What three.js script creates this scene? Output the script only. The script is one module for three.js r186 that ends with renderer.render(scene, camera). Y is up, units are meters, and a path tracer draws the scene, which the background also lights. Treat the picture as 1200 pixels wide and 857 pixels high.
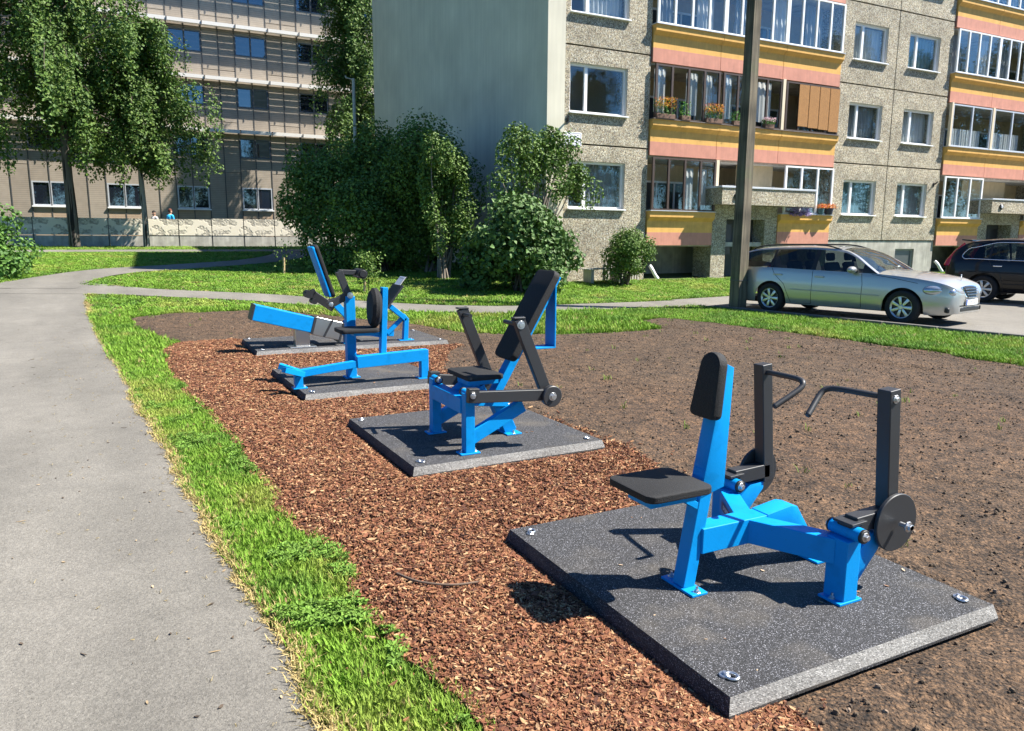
import * as THREE from 'three';
import { Sky } from 'three/addons/objects/Sky.js';
import { RoundedBoxGeometry } from 'three/addons/geometries/RoundedBoxGeometry.js';
import { MarchingCubes } from 'three/addons/objects/MarchingCubes.js';
import { mergeGeometries, mergeVertices, toCreasedNormals } from 'three/addons/utils/BufferGeometryUtils.js';

// ---------------------------------------------------------------- camera, sky, sun
const scene = new THREE.Scene();
const camera = new THREE.PerspectiveCamera(51.93, 1200 / 857, 0.05, 600);
camera.rotation.order = 'YXZ';
camera.position.set(0, 1.6, 0);
camera.rotation.set(-Math.atan((428.5 - 279) / 880), -27 * Math.PI / 180, 0.0056);

const SUN = new THREE.Vector3(0.8, 1.12, 0.41).normalize();
const sky = new Sky();
sky.name = 'sky'; sky.userData.kind = 'structure'; sky.userData.label = 'clear blue summer sky';
sky.scale.setScalar(500);
const su = sky.material.uniforms;
su.sunPosition.value.copy(SUN);
su.turbidity.value = 4.5; su.rayleigh.value = 1.0; su.mieCoefficient.value = 0.003; su.mieDirectionalG.value = 0.75;
if (su.cloudCoverage) su.cloudCoverage.value = 0.0;
scene.add(sky);
scene.environmentIntensity = 0.1;
const sun = new THREE.DirectionalLight(new THREE.Color(1.0, 0.94, 0.84), 5.0);
sun.position.copy(SUN).multiplyScalar(70).add(new THREE.Vector3(8, 0, -18));
sun.target.position.set(8, 0, -18);
sun.castShadow = true; sun.shadow.mapSize.set(4096, 4096);
Object.assign(sun.shadow.camera, { left: -50, right: 50, top: 50, bottom: -50, near: 1, far: 160 });
scene.add(sun, sun.target);
const renderer = new THREE.WebGLRenderer({ antialias: true });
renderer.setSize(1024, 731);
renderer.toneMapping = THREE.LinearToneMapping;
renderer.toneMappingExposure = 2.7;
renderer.shadowMap.enabled = true;

// ---------------------------------------------------------------- helpers
function rng(seed) { let a = seed >>> 0; return () => { a = (a + 0x6D2B79F5) | 0; let t = Math.imul(a ^ (a >>> 15), 1 | a); t = (t + Math.imul(t ^ (t >>> 7), 61 | t)) ^ t; return ((t ^ (t >>> 14)) >>> 0) / 4294967296; }; }
const V = (x, y, z) => new THREE.Vector3(x, y, z);
const lerp = (a, b, t) => a + (b - a) * t, clamp = (v, a, b) => Math.min(b, Math.max(a, v));
const sstep = (a, b, v) => { const t = clamp((v - a) / (b - a), 0, 1); return t * t * (3 - 2 * t); };
function hash(i, j) { let h = Math.imul(i, 374761393) + Math.imul(j, 668265263) | 0; h = Math.imul(h ^ (h >>> 13), 1274126177); return ((h ^ (h >>> 16)) >>> 0) / 4294967296; }
function vnoise(x, y, px = 0, py = 0) {          // value noise, periodic when px, py are given
  const i = Math.floor(x), j = Math.floor(y), u = x - i, v = y - j, a = u * u * (3 - 2 * u), b = v * v * (3 - 2 * v);
  const w = (p, q) => px ? hash(((p % px) + px) % px, ((q % py) + py) % py) : hash(p, q);
  return lerp(lerp(w(i, j), w(i + 1, j), a), lerp(w(i, j + 1), w(i + 1, j + 1), a), b);
}
function fbm(x, y, oct = 4, px = 0) { let s = 0, a = 0.5, n = 0, f = 1; for (let o = 0; o < oct; o++) { s += a * vnoise(x * f + o * 17.3 * (px ? 0 : 1), y * f, px * f, px * f); n += a; a *= 0.5; f *= 2; } return s / n; }
function pl(pts, t) {                            // piecewise linear: [[t, v], ...] sorted by t
  if (t <= pts[0][0]) return pts[0][1];
  for (let i = 1; i < pts.length; i++) if (t <= pts[i][0]) return lerp(pts[i - 1][1], pts[i][1], (t - pts[i - 1][0]) / (pts[i][0] - pts[i - 1][0]));
  return pts[pts.length - 1][1];
}
function texture(n, fn, rep = 1, srgb = true) {  // fn(u, v, x, y) -> [r, g, b] 0..1 ; rep = repeats per metre
  const d = new Uint8Array(n * n * 4);
  for (let y = 0; y < n; y++) for (let x = 0; x < n; x++) {
    const c = fn(x / n, y / n, x, y), k = (y * n + x) * 4;
    for (let q = 0; q < 3; q++) d[k + q] = clamp(c[q] * 255, 0, 255);
    d[k + 3] = 255;
  }
  const t = new THREE.DataTexture(d, n, n);
  t.wrapS = t.wrapT = THREE.RepeatWrapping; t.magFilter = THREE.LinearFilter; t.minFilter = THREE.LinearMipmapLinearFilter; t.generateMipmaps = true;
  if (srgb) t.colorSpace = THREE.SRGBColorSpace;
  t.repeat.set(rep, rep); t.needsUpdate = true;
  return t;
}
const lin = (r, g, b) => new THREE.Color().setRGB(r, g, b);
const std = (c, rough = 0.8, o = {}) => new THREE.MeshStandardMaterial({ color: Array.isArray(c) ? lin(...c) : c, roughness: rough, ...o });
const phy = (c, rough = 0.5, o = {}) => new THREE.MeshPhysicalMaterial({ color: Array.isArray(c) ? lin(...c) : c, roughness: rough, ...o });

const names = {};
function numbered(n) { const k = names[n] = (names[n] ?? -1) + 1; return k ? n + '_' + String(k).padStart(3, '0') : n; }
function mesh(name, geo, m) { const o = new THREE.Mesh(geo, m); o.name = name; o.castShadow = o.receiveShadow = true; return o; }
function part(parent, name, geo, m) { const o = mesh(name, geo, m); parent.add(o); return o; }
function sub(parent, name) { const o = new THREE.Group(); o.name = name; parent.add(o); return o; }
function tag(o, label, category, group, kind) { o.userData.label = label; if (category) o.userData.category = category; if (group) o.userData.group = group; if (kind) o.userData.kind = kind; return o; }
function thing(name, label, category, pos = [0, 0, 0], turn = 0, group) {
  const o = new THREE.Group(); o.name = numbered(name); o.position.set(...pos); o.rotation.y = turn; scene.add(o);
  return tag(o, label, category, group);
}
function structure(name, geo, m, label) { const o = mesh(numbered(name), geo, m); scene.add(o); o.userData.kind = 'structure'; if (label) o.userData.label = label; return o; }
function uvm(g, s = 1) {                         // box-projected uv in metres
  if (g.index) g = g.toNonIndexed();
  const p = g.attributes.position, uv = new Float32Array(p.count * 2), a = V(), b = V(), c = V(), n = V();
  for (let i = 0; i < p.count; i += 3) {
    a.fromBufferAttribute(p, i); b.fromBufferAttribute(p, i + 1); c.fromBufferAttribute(p, i + 2);
    n.copy(b).sub(a).cross(c.clone().sub(a));
    const ax = Math.abs(n.x), ay = Math.abs(n.y), az = Math.abs(n.z);
    [a, b, c].forEach((q, k) => { const w = ay >= ax && ay >= az ? [q.x, q.z] : ax >= az ? [q.z, q.y] : [q.x, q.y]; uv[(i + k) * 2] = w[0] * s; uv[(i + k) * 2 + 1] = w[1] * s; });
  }
  g.setAttribute('uv', new THREE.BufferAttribute(uv, 2));
  return g;
}
function clean(g) { if (g.index) g = g.toNonIndexed(); for (const k of Object.keys(g.attributes)) if (!['position', 'normal', 'uv', 'color'].includes(k)) g.deleteAttribute(k); if (!g.attributes.normal) g.computeVertexNormals(); return g; }
const merge = (list) => list.length === 1 ? list[0] : mergeGeometries(list.map(clean), false);
// boxes: centre + size, or corner to corner
function box(x, y, z, w, h, d, r = 0) { const g = r ? new RoundedBoxGeometry(w, h, d, 1, r) : new THREE.BoxGeometry(w, h, d); g.translate(x, y, z); return uvm(clean(g)); }
const bx = (x0, x1, y0, y1, z0, z1, r = 0) => box((x0 + x1) / 2, (y0 + y1) / 2, (z0 + z1) / 2, Math.abs(x1 - x0), Math.abs(y1 - y0), Math.abs(z1 - z0), r);
function basis(p, q, up) { const d = q.clone().sub(p).normalize(); let u = up || (Math.abs(d.y) > 0.93 ? V(1, 0, 0) : V(0, 1, 0)); const s = V().crossVectors(u, d).normalize(); u = V().crossVectors(d, s); return new THREE.Matrix4().makeBasis(s, u, d); }
function bar(p, q, w, h, r = 0.004, up) {        // rectangular tube from p to q; w across, h along 'up'
  p = V(...p); q = V(...q); const L = p.distanceTo(q);
  const g = r ? new RoundedBoxGeometry(w, h, L, 1, r) : new THREE.BoxGeometry(w, h, L);
  g.applyMatrix4(basis(p, q, up && V(...up))); g.translate(...p.add(q).multiplyScalar(0.5).toArray()); return uvm(clean(g));
}
function cyl(p, q, r0, r1 = r0, seg = 20) {
  p = V(...p); q = V(...q); const g = new THREE.CylinderGeometry(r1, r0, p.distanceTo(q), seg); g.rotateX(Math.PI / 2);
  g.applyMatrix4(basis(p, q)); g.translate(...p.add(q).multiplyScalar(0.5).toArray()); return clean(g);
}
function disc(c, axis, R, t, bev = 0.004, seg = 40) {  // bevelled disc
  const pts = [[0.0001, -t / 2], [R - bev, -t / 2], [R, -t / 2 + bev], [R, t / 2 - bev], [R - bev, t / 2], [0.0001, t / 2]].map(a => new THREE.Vector2(...a));
  const g = toCreasedNormals(new THREE.LatheGeometry(pts, seg), 0.6);
  const m = new THREE.Matrix4().makeRotationFromQuaternion(new THREE.Quaternion().setFromUnitVectors(V(0, 1, 0), V(...axis).normalize()));
  g.applyMatrix4(m); g.translate(...c); return clean(g);
}
function tube(pts, r, seg = 24, rad = 10, closed = false, curved = true) {
  const v = pts.map(p => V(...p)); let c;
  if (curved) c = new THREE.CatmullRomCurve3(v, closed, 'centripetal'); else { c = new THREE.CurvePath(); for (let i = 1; i < v.length; i++) c.add(new THREE.LineCurve3(v[i - 1], v[i])); }
  return clean(new THREE.TubeGeometry(c, seg, r, rad, closed));
}
function extr(pts, depth, bevel = 0, curveSeg = 8) { // polygon in xy pushed along +z (centred)
  const s = pts instanceof THREE.Shape ? pts : new THREE.Shape(pts.map(p => new THREE.Vector2(...p)));
  const g = new THREE.ExtrudeGeometry(s, { depth: depth - 2 * bevel, bevelEnabled: bevel > 0, bevelThickness: bevel, bevelSize: bevel, bevelOffset: -bevel, bevelSegments: 2, curveSegments: curveSeg });
  g.translate(0, 0, -depth / 2 + bevel); return uvm(clean(toCreasedNormals(g, 0.7)));
}
const T = (g, x = 0, y = 0, z = 0) => g.translate(x, y, z), RX = (g, a) => g.rotateX(a), RY = (g, a) => g.rotateY(a), RZ = (g, a) => g.rotateZ(a);
function canvasTex(w, h, draw) { const c = document.createElement('canvas'); c.width = w; c.height = h; draw(c.getContext('2d'), w, h); const t = new THREE.CanvasTexture(c); t.colorSpace = THREE.SRGBColorSpace; return t; }
// ---------------------------------------------------------------- ground
function H(x, z) { const u = Math.max(0, (-z - 13) / 15); return 1.25 * (1 - Math.exp(-Math.pow(u, 1.3))); }
const pathR = (z) => pl([[-22, -1.2], [-19.07, -0.915], [-15.8, -0.75], [-11.2, -0.33], [-8.1, -0.09], [-5.35, 0.16], [-2.29, 0.42], [2, 0.78], [14, 1.8]], z) + 0.055 + 0.09 * (fbm(z * 1.7, 3.1, 3) - 0.5) + 0.035 * (vnoise(z * 11, 1.7) - 0.5);
const mulchL = (z) => pl([[-12.2, 0.6], [-11.2, 0.39], [-8.4, 0.46], [-7.0, 0.68], [-5.6, 0.745], [-4.4, 0.79], [-3.66, 0.85], [-3.2, 0.88], [-2, 1.0], [-0.5, 1.12], [4, 1.4]], z) - 0.04 + 0.16 * (fbm(z * 2.3, 8.1, 3) - 0.5);
const mulchR = (z) => pl([[-12.2, 1.0], [-11.9, 1.8], [-11.4, 3.6], [-10.1, 4.3], [-9.5, 3.8], [-8.3, 3.2], [-6, 3.15], [-4.6, 3.25], [-3.9, 3.1], [-3.35, 2.9], [-2.9, 2.3], [-1.9, 1.9], [-1.5, 1.76], [-0.8, 1.66], [4, 1.8]], z) + 0.14 * (fbm(z * 2.1, 4.4, 3) - 0.5);
const soilBack = (x) => pl([[-0.5, -14.2], [-0.2, -15.3], [0.6, -15.9], [2.3, -15.8], [3.4, -14.9], [4.5, -13.6], [5.0, -11.6], [5.6, -11.1], [7, -10.7], [8.5, -10.8], [8.9, -12.1], [9.6, -12.3], [10, -10.4], [10.3, -8.8], [10.6, -7]], x) + 0.35 * (fbm(x * 1.9, 2.2, 3) - 0.5);
const soilRight = (z) => pl([[-9, 10.25], [-6.8, 10.45], [-5.5, 10.2], [-2, 9.7], [4, 9.2], [10, 9]], z) + 0.3 * (fbm(z * 1.6, 9.9, 3) - 0.5);
const soilLeft = (z) => z < -12.0 ? pl([[-16, -0.3], [-15, -0.15], [-13.5, 0.1], [-12.6, 0.4], [-12, 0.55]], z) + 0.3 * (fbm(z * 2.0, 6.6, 3) - 0.5) : Math.max(mulchL(z) + 0.08, -9);
const kerbX = (z) => pl([[-13.6, 12.15], [-8.2, 12.9], [8, 15.1]], z);
const MATS = [[2.425, -2.525, 1.49, 1.67], [2.355, -5.37, 1.55, 1.56], [2.21, -8.1, 1.58, 1.64], [2.83, -11.08, 2.76, 1.45]];   // centre x, centre z, width, depth
const onMat = (x, z, e = 0) => MATS.some(m => Math.abs(x - m[0]) < m[2] / 2 + e && Math.abs(z - m[1]) < m[3] / 2 + e);
const matFlat = (x, z) => { let b = 9; for (const m of MATS) b = Math.min(b, Math.max(Math.abs(x - m[0]) - m[2] / 2, Math.abs(z - m[1]) - m[3] / 2)); return lerp(0.05, 1, sstep(-0.02, 0.16, b)); };
// a sheet between two curves; rows along t, columns along s
function sheet(nr, nc, fn, color) {
  const pos = [], uv = [], col = [], idx = [];
  for (let i = 0; i <= nr; i++) for (let j = 0; j <= nc; j++) {
    const [x, y, z] = fn(i / nr, j / nc); pos.push(x, y, z); uv.push(x, z); if (color) col.push(...color(x, z));
    if (i < nr && j < nc) { const a = i * (nc + 1) + j, b = a + nc + 1; idx.push(a, a + 1, b, b, a + 1, b + 1); }
  }
  const g = new THREE.BufferGeometry(); g.setAttribute('position', new THREE.Float32BufferAttribute(pos, 3)); g.setAttribute('uv', new THREE.Float32BufferAttribute(uv, 2));
  if (color) g.setAttribute('color', new THREE.Float32BufferAttribute(col, 3));
  g.setIndex(idx); g.computeVertexNormals();
  const n = g.attributes.normal; if (n.getY(Math.floor(n.count / 2)) < 0) { const q = g.index.array; for (let k = 0; k < q.length; k += 3) { const t = q[k]; q[k] = q[k + 1]; q[k + 1] = t; } g.computeVertexNormals(); }
  return g;
}
const grey = (lo, hi, f, seed) => (x, z) => { const v = lerp(lo, hi, fbm(x * f + seed, z * f, 4)); return [v, v, v]; };
// lawn: one sheet out to the horizon, fine near the camera
const gx = [], gz = [];
for (let x = -140; x < -12; x += 8) gx.push(x); for (let x = -12; x < 40; x += 0.5) gx.push(x); for (let x = 40; x <= 160; x += 8) gx.push(x);
for (let z = -170; z < -60; z += 8) gz.push(z); for (let z = -60; z < -45; z += 1.5) gz.push(z); for (let z = -45; z < 8; z += 0.5) gz.push(z); for (let z = 8; z <= 120; z += 8) gz.push(z);
const lawnTex = texture(512, (u, v) => { const a = fbm(u * 32, v * 32, 4, 32), b = fbm(u * 128, v * 128, 2, 128); const k = 0.55 + 0.5 * a + 0.35 * (b - 0.5); return [0.30 * k, 0.36 * k, 0.13 * k]; }, 0.5);
const lawn = structure('lawn', sheet(gz.length - 1, gx.length - 1, (t, s) => { const z = gz[Math.round(t * (gz.length - 1))], x = gx[Math.round(s * (gx.length - 1))]; return [x, H(x, z) - 0.012, z]; }, grey(0.7, 1.15, 0.35, 3)), std(0xffffff, 1, { map: lawnTex, vertexColors: true }), 'green lawn around the paths and buildings');

// asphalt
const asphaltTex = texture(1024, (u, v, x, y) => { const n = hash(x, y), a = fbm(u * 200, v * 200, 2, 200), c = fbm(u * 12, v * 12, 3, 12); let k = 0.56 + 0.16 * (a - 0.5) + 0.10 * (n - 0.5) + 0.06 * (c - 0.5); if (hash(x >> 1, (y >> 1) + 7777) > 0.985) k += 0.12; if (hash(x >> 1, (y >> 1) + 333) > 0.985) k -= 0.16; return [k * 1.0, k * 0.985, k * 0.96]; }, 0.6);
const asphaltBump = texture(512, (u, v, x, y) => { const k = 0.5 * fbm(u * 160, v * 160, 2, 160) + 0.5 * hash(x, y); return [k, k, k]; }, 1.1, false);
const asphalt = std([0.69, 0.665, 0.61], 0.95, { map: asphaltTex, bumpMap: asphaltBump, bumpScale: 0.004, vertexColors: true });
const pathTone = (x, z) => { const streak = fbm(x * 2.2, z * 0.35 + 40, 3), blot = fbm(x * 0.8, z * 0.8, 4); const v = 0.80 + 0.36 * (streak - 0.5) + 0.34 * (blot - 0.5); return [v, v * 0.995, v * 0.985]; };
const PY = 0.006;
const pathLeft = (z) => pl([[-23, -2.3], [-21.4, -2.75], [-19, -3.05], [-11, -2.5], [0, -1.75], [14, -0.6]], z);
structure('asphalt_path', sheet(260, 26, (t, s) => { const z = lerp(14, -21.8, t), x = lerp(pathLeft(z), pathR(z), s); return [x, H(x, z) + PY, z]; }, pathTone), asphalt, 'grey asphalt footpath running beside the exercise area');
function ribbon(pts, w0, seg, y, seed) {
  const c = new THREE.CatmullRomCurve3(pts.map(p => V(p[0], 0, p[1])), false, 'centripetal');
  return sheet(seg, 10, (t, s) => { const p = c.getPointAt(t), d = c.getTangentAt(t), e = 0.10 * (fbm(t * seg * 0.35 + seed, s > 0.5 ? 5 : 9, 3) - 0.5), w = (pts[0][2] !== undefined ? lerp(pts[0][2], w0, sstep(0, 0.18, t)) : w0) + e; const k = (s - 0.5) * w; const x = p.x - d.z * k, z = p.z + d.x * k; return [x, H(x, z) + y, z]; }, pathTone);
}
structure('asphalt_path', ribbon([[-2.2, -20.6, 2.4], [-0.9, -19.9], [0.85, -18.75], [2.55, -17.7], [4.1, -16.3], [5.7, -15.15], [7.4, -14.5], [9.5, -14.35], [11.6, -14.3], [13.2, -14.3]], 1.1, 120, PY + 0.004, 1), asphalt, 'narrow asphalt path curving towards the parked cars');
structure('asphalt_path', ribbon([[-2.0, -20.2, 1.9], [-1.55, -22.0], [-0.4, -24.0], [1.65, -25.4], [4, -27.3], [5.6, -30.2], [6.4, -33.4]], 1.5, 90, PY + 0.008, 2), asphalt, 'asphalt path bending away behind the dark bushes');
structure('asphalt_path', ribbon([[-40, -34.4], [-10, -34.4], [6, -34.3], [30, -34.3]], 2.1, 90, PY + 0.012, 3), asphalt, 'asphalt path in front of the concrete panel wall');
// parking area with kerb
const parkTone = (x, z) => { const v = 0.86 + 0.34 * (fbm(x * 0.5, z * 0.5 + 9, 4) - 0.5); return [v, v * 0.99, v * 0.98]; };
const parkBack = (x) => pl([[12, -15.0], [16, -15.4], [22, -16.2], [60, -16.2]], x);
structure('parking_area', sheet(90, 90, (t, s) => { const z0 = lerp(-16.2, 10, t); const x = lerp(kerbX(z0), 60, s * s), z = Math.max(z0, parkBack(x)); return [x, H(x, z) + PY, z]; }, parkTone), asphalt, 'grey asphalt parking area in front of the apartment block');
const kerbMat = std([0.42, 0.41, 0.39], 0.9, { map: asphaltTex });
{ const k = new THREE.Group(); k.name = 'kerb'; k.userData = { kind: 'structure', label: 'low concrete kerb between grass verge and parking area' }; scene.add(k);
  for (let z = -13.4; z < 6; z += 1.0) { const a = kerbX(z), b = kerbX(z + 0.985); part(k, 'kerb_stone', bar([a - 0.06, 0.02, z], [b - 0.06, 0.02, z + 0.985], 0.12, 0.13, 0.012), kerbMat); } }

// bare soil
const soilTex = texture(1024, (u, v, x, y) => { const a = fbm(u * 24, v * 24, 4, 24), b = fbm(u * 150, v * 150, 3, 150), n = hash(x, y); const k = 0.72 + 0.45 * (a - 0.5) + 1.1 * (b - 0.5) + 0.42 * (n - 0.5); return [0.545 * k, 0.46 * k, 0.37 * k]; }, 0.55);
const soilBump = texture(512, (u, v) => { const k = 0.6 * fbm(u * 90, v * 90, 3, 90) + 0.4 * fbm(u * 28, v * 28, 3, 28); return [k, k, k]; }, 1.25, false);
const soilMat = std([0.55, 0.485, 0.42], 1, { map: soilTex, bumpMap: soilBump, bumpScale: 0.02, vertexColors: true });
const soilY = (x, z) => { const e = sstep(0, 0.35, z - soilBack(x)) * sstep(0, 0.4, soilRight(z) - x) * sstep(0, 0.3, x - soilLeft(z)) * matFlat(x, z); return H(x, z) - 0.004 + e * (0.012 + 0.03 * fbm(x * 2.4, z * 2.4, 3) + 0.028 * Math.pow(fbm(x * 9 + 5, z * 9, 3), 2) + 0.012 * vnoise(x * 26, z * 26)); };
const soilTone = (x, z) => { const v = 0.84 + 0.30 * (fbm(x * 1.1, z * 1.1, 4) - 0.28), w = fbm(x * 0.45 + 7, z * 0.45, 3); return [v * lerp(0.95, 1.1, w), v, v * lerp(1.02, 0.96, w)]; };
structure('bare_soil', sheet(420, 250, (t, s) => { const x0 = lerp(-0.45, 10.6, s), z = lerp(soilBack(x0), 6, t); const x = clamp(x0, soilLeft(z), soilRight(z)); return [x, soilY(x, z), z]; }, soilTone), soilMat, 'bare brown soil freshly raked around the exercise equipment');
// bark mulch bed
const mulchTex = texture(512, (u, v) => { const a = fbm(u * 40, v * 40, 4, 40), k = 0.45 + 0.8 * (a - 0.3); return [0.40 * k, 0.22 * k, 0.14 * k]; }, 0.8);
const mulchY = (x, z) => { const e = sstep(0, 0.16, x - mulchL(z)) * sstep(0, 0.16, mulchR(z) - x) * matFlat(x, z); return H(x, z) + 0.012 + e * (0.014 + 0.018 * fbm(x * 6, z * 6, 3)); };
structure('bark_mulch_bed', sheet(320, 70, (t, s) => { const z = lerp(-12.2, 4, t), x = lerp(mulchL(z), mulchR(z), s); return [x, Math.max(mulchY(x, z), soilY(x, z) + 0.004), z]; }, grey(0.6, 1.2, 2.0, 5)), std(0xffffff, 1, { map: mulchTex, vertexColors: true }), 'bed of red brown bark mulch under the mats');
// ---------------------------------------------------------------- loose stuff on the ground
const sidePts = new THREE.CatmullRomCurve3([[-2.2, -20.6], [-0.9, -19.9], [0.85, -18.75], [2.55, -17.7], [4.1, -16.3], [5.7, -15.15], [7.4, -14.5], [9.5, -14.35], [11.6, -14.3], [13.2, -14.3]].map(p => V(p[0], 0, p[1])), false, 'centripetal').getSpacedPoints(80);
const bendPts = new THREE.CatmullRomCurve3([[-2.0, -20.2], [-1.55, -22.0], [-0.4, -24.0], [1.65, -25.4], [4, -27.3], [5.6, -30.2], [6.4, -33.4]].map(p => V(p[0], 0, p[1])), false, 'centripetal').getSpacedPoints(70);
const near = (pts, x, z) => { let b = 1e9; for (const p of pts) { const d = (p.x - x) ** 2 + (p.z - z) ** 2; if (d < b) b = d; } return Math.sqrt(b); };
function isLawn(x, z, e = 0.02) {
  if (z > -21.8 && x > pathLeft(z) - e && x < pathR(z) + e) return false;
  if (z > -15.9 && x > -0.45 && x < 10.6 && x > soilLeft(z) + 0.1 && z > soilBack(x) + 0.10 && x < soilRight(z) - 0.12 && !(z > -12.2 && x < mulchL(z))) return false;
  if (z > -12.1 && x > mulchL(z) + 0.03 && x < mulchR(z)) return false;
  if (z > -12.1 && x > mulchL(z) && x < soilRight(z) && z > soilBack(clamp(x, -0.5, 10.6))) return false;
  if (x > kerbX(z) - 0.14 && x < 60 && z > parkBack(x) - 0.05) return false;
  if (Math.abs(z + 34.35) < 1.1) return false;
  if (z < -14 && z > -22 && x < 13.4 && near(sidePts, x, z) < 0.60 + e) return false;
  if (z < -19 && near(bendPts, x, z) < 0.80 + e) return false;
  if (x > 10.6 && z < -19.0) return false;
  if (z < -39.7) return false;
  return true;
}
function instances(name, geo, m, list, label) {
  const im = new THREE.InstancedMesh(geo, m, list.length), o = new THREE.Object3D(), c = new THREE.Color();
  list.forEach((e, i) => { o.position.set(...e.p); o.rotation.set(e.r[0], e.r[1], e.r[2], 'YXZ'); o.scale.set(...e.s); o.updateMatrix(); im.setMatrixAt(i, o.matrix); c.setRGB(...e.c); im.setColorAt(i, c); });
  im.name = numbered(name); im.castShadow = im.receiveShadow = true; im.userData = { kind: 'stuff', label }; scene.add(im); return im;
}
// bark chips
function chipGeo(seed) {
  const R = rng(seed), P = [], up = [], n = 6;
  for (let i = 0; i < n; i++) { const a = i / n * Math.PI * 2; P.push([Math.cos(a) * (0.8 + 0.4 * R()), Math.sin(a) * (0.7 + 0.5 * R())]); up.push(0.25 * (R() - 0.5)); }
  const pos = [], add = (a, b, c) => pos.push(...a, ...b, ...c), top = P.map((p, i) => [p[0], 0.5 + up[i] + 0.55 * p[0] * p[0] * 0.5, p[1]]), bot = P.map((p, i) => [p[0] * 1.04, -0.5 + up[i] + 0.55 * p[0] * p[0] * 0.5, p[1] * 1.04]), ct = [0, 0.45, 0], cb = [0, -0.5, 0];
  for (let i = 0; i < n; i++) { const j = (i + 1) % n; add(ct, top[j], top[i]); add(cb, bot[i], bot[j]); add(top[i], top[j], bot[j]); add(top[i], bot[j], bot[i]); }
  const g = new THREE.BufferGeometry(); g.setAttribute('position', new THREE.Float32BufferAttribute(pos, 3)); g.computeVertexNormals(); return g;
}
{
  const pal = [[0.19, 0.080, 0.044], [0.25, 0.120, 0.064], [0.13, 0.050, 0.030], [0.34, 0.195, 0.11], [0.08, 0.034, 0.023], [0.46, 0.31, 0.195], [0.21, 0.086, 0.052], [0.28, 0.13, 0.078]];
  for (let v = 0; v < 3; v++) {
    const R = rng(100 + v), list = [];
    const put = (x, z, big) => {
      const d = Math.hypot(x, z), L = (0.0048 + 0.0165 * Math.pow(R(), 2.6)) * big * (0.8 + d * 0.055), w = L * (0.12 + 0.30 * R()), c = pal[Math.floor(Math.pow(R(), 1.15) * pal.length)], k = 0.95 + 0.5 * R();
      list.push({ p: [x, Math.max(mulchY(x, z), soilY(x, z)) + 0.003 + 0.014 * R() * (onMat(x, z, 0.05) ? 0.3 : 1), z], r: [(R() - 0.5) * 0.75, R() * 6.283, (R() - 0.5) * 0.75], s: [L, 0.004 + 0.004 * R(), w], c: c.map(q => q * k) });
    };
    for (let i = 0; i < 88000; i++) {
      const z = -1.2 - 10.9 * Math.pow(R(), 1.35), a = mulchL(z) - 0.04, b = mulchR(z) + 0.10 * R(), x = lerp(a, b, R());
      if (onMat(x, z, 0.0)) continue; put(x, z, R() < 0.02 ? 1.7 : 1);
    }
    for (let i = 0; i < 130; i++) { const z = -1.5 - 9 * R(), e = Math.pow(R(), 2) * 0.35; put(R() < 0.5 ? mulchL(z) - e : mulchR(z) + e, z, 1.2); }
    instances('bark_chips', chipGeo(7 + v), std([0.74, 0.67, 0.55], 0.95), list, 'red brown bark chips strewn over the mulch bed');
  }
}
// grass
function tuftGeo(seed, blades, spread, lean) {
  const R = rng(seed), pos = [], nor = [];
  for (let i = 0; i < blades; i++) {
    const a = R() * 6.283, r = spread * Math.sqrt(R()), bx0 = Math.cos(a) * r, bz0 = Math.sin(a) * r, h = 0.55 + 0.6 * R(), d = R() * 6.283, l = lean * (0.2 + R()) * h, w = 0.032 + 0.03 * R();
    const px = -Math.sin(d) * w, pz = Math.cos(d) * w, mx = bx0 + Math.cos(d) * l * 0.35, mz = bz0 + Math.sin(d) * l * 0.35, tx = bx0 + Math.cos(d) * l, tz = bz0 + Math.sin(d) * l;
    const A = [bx0 - px, -0.05, bz0 - pz], B = [bx0 + px, -0.05, bz0 + pz], C = [mx + px * 0.9, h * 0.6, mz + pz * 0.9], D = [mx - px * 0.9, h * 0.6, mz - pz * 0.9], E = [tx, h, tz];
    for (const t of [[A, B, C], [A, C, D], [D, C, E]]) for (const q of t) pos.push(...q);
  }
  const g = new THREE.BufferGeometry(); g.setAttribute('position', new THREE.Float32BufferAttribute(pos, 3)); g.computeVertexNormals(); return g;
}
const grassMat = phy([1.0, 1.0, 0.9], 0.75, { side: THREE.DoubleSide, transmission: 0.25, thickness: 0, specularIntensity: 0.35 });
const grassCol = (x, z, R) => {
  const dry = sstep(0.52, 0.78, fbm(x * 1.3 + 20, z * 1.3, 4)), k = 0.75 + 0.5 * R(); const a = [0.185, 0.325, 0.038], b = [0.30, 0.36, 0.075], c = [0.115, 0.24, 0.036]; const deep = sstep(0.5, 0.75, fbm(x * 2.1 + 3, z * 2.1 + 8, 3)); let q = a.map((v, i) => lerp(lerp(v, b[i], dry), c[i], deep * (1 - dry) * 0.8));
  if (R() < 0.05) q = [0.34, 0.28, 0.12]; return q.map(v => v * k);
};
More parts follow.
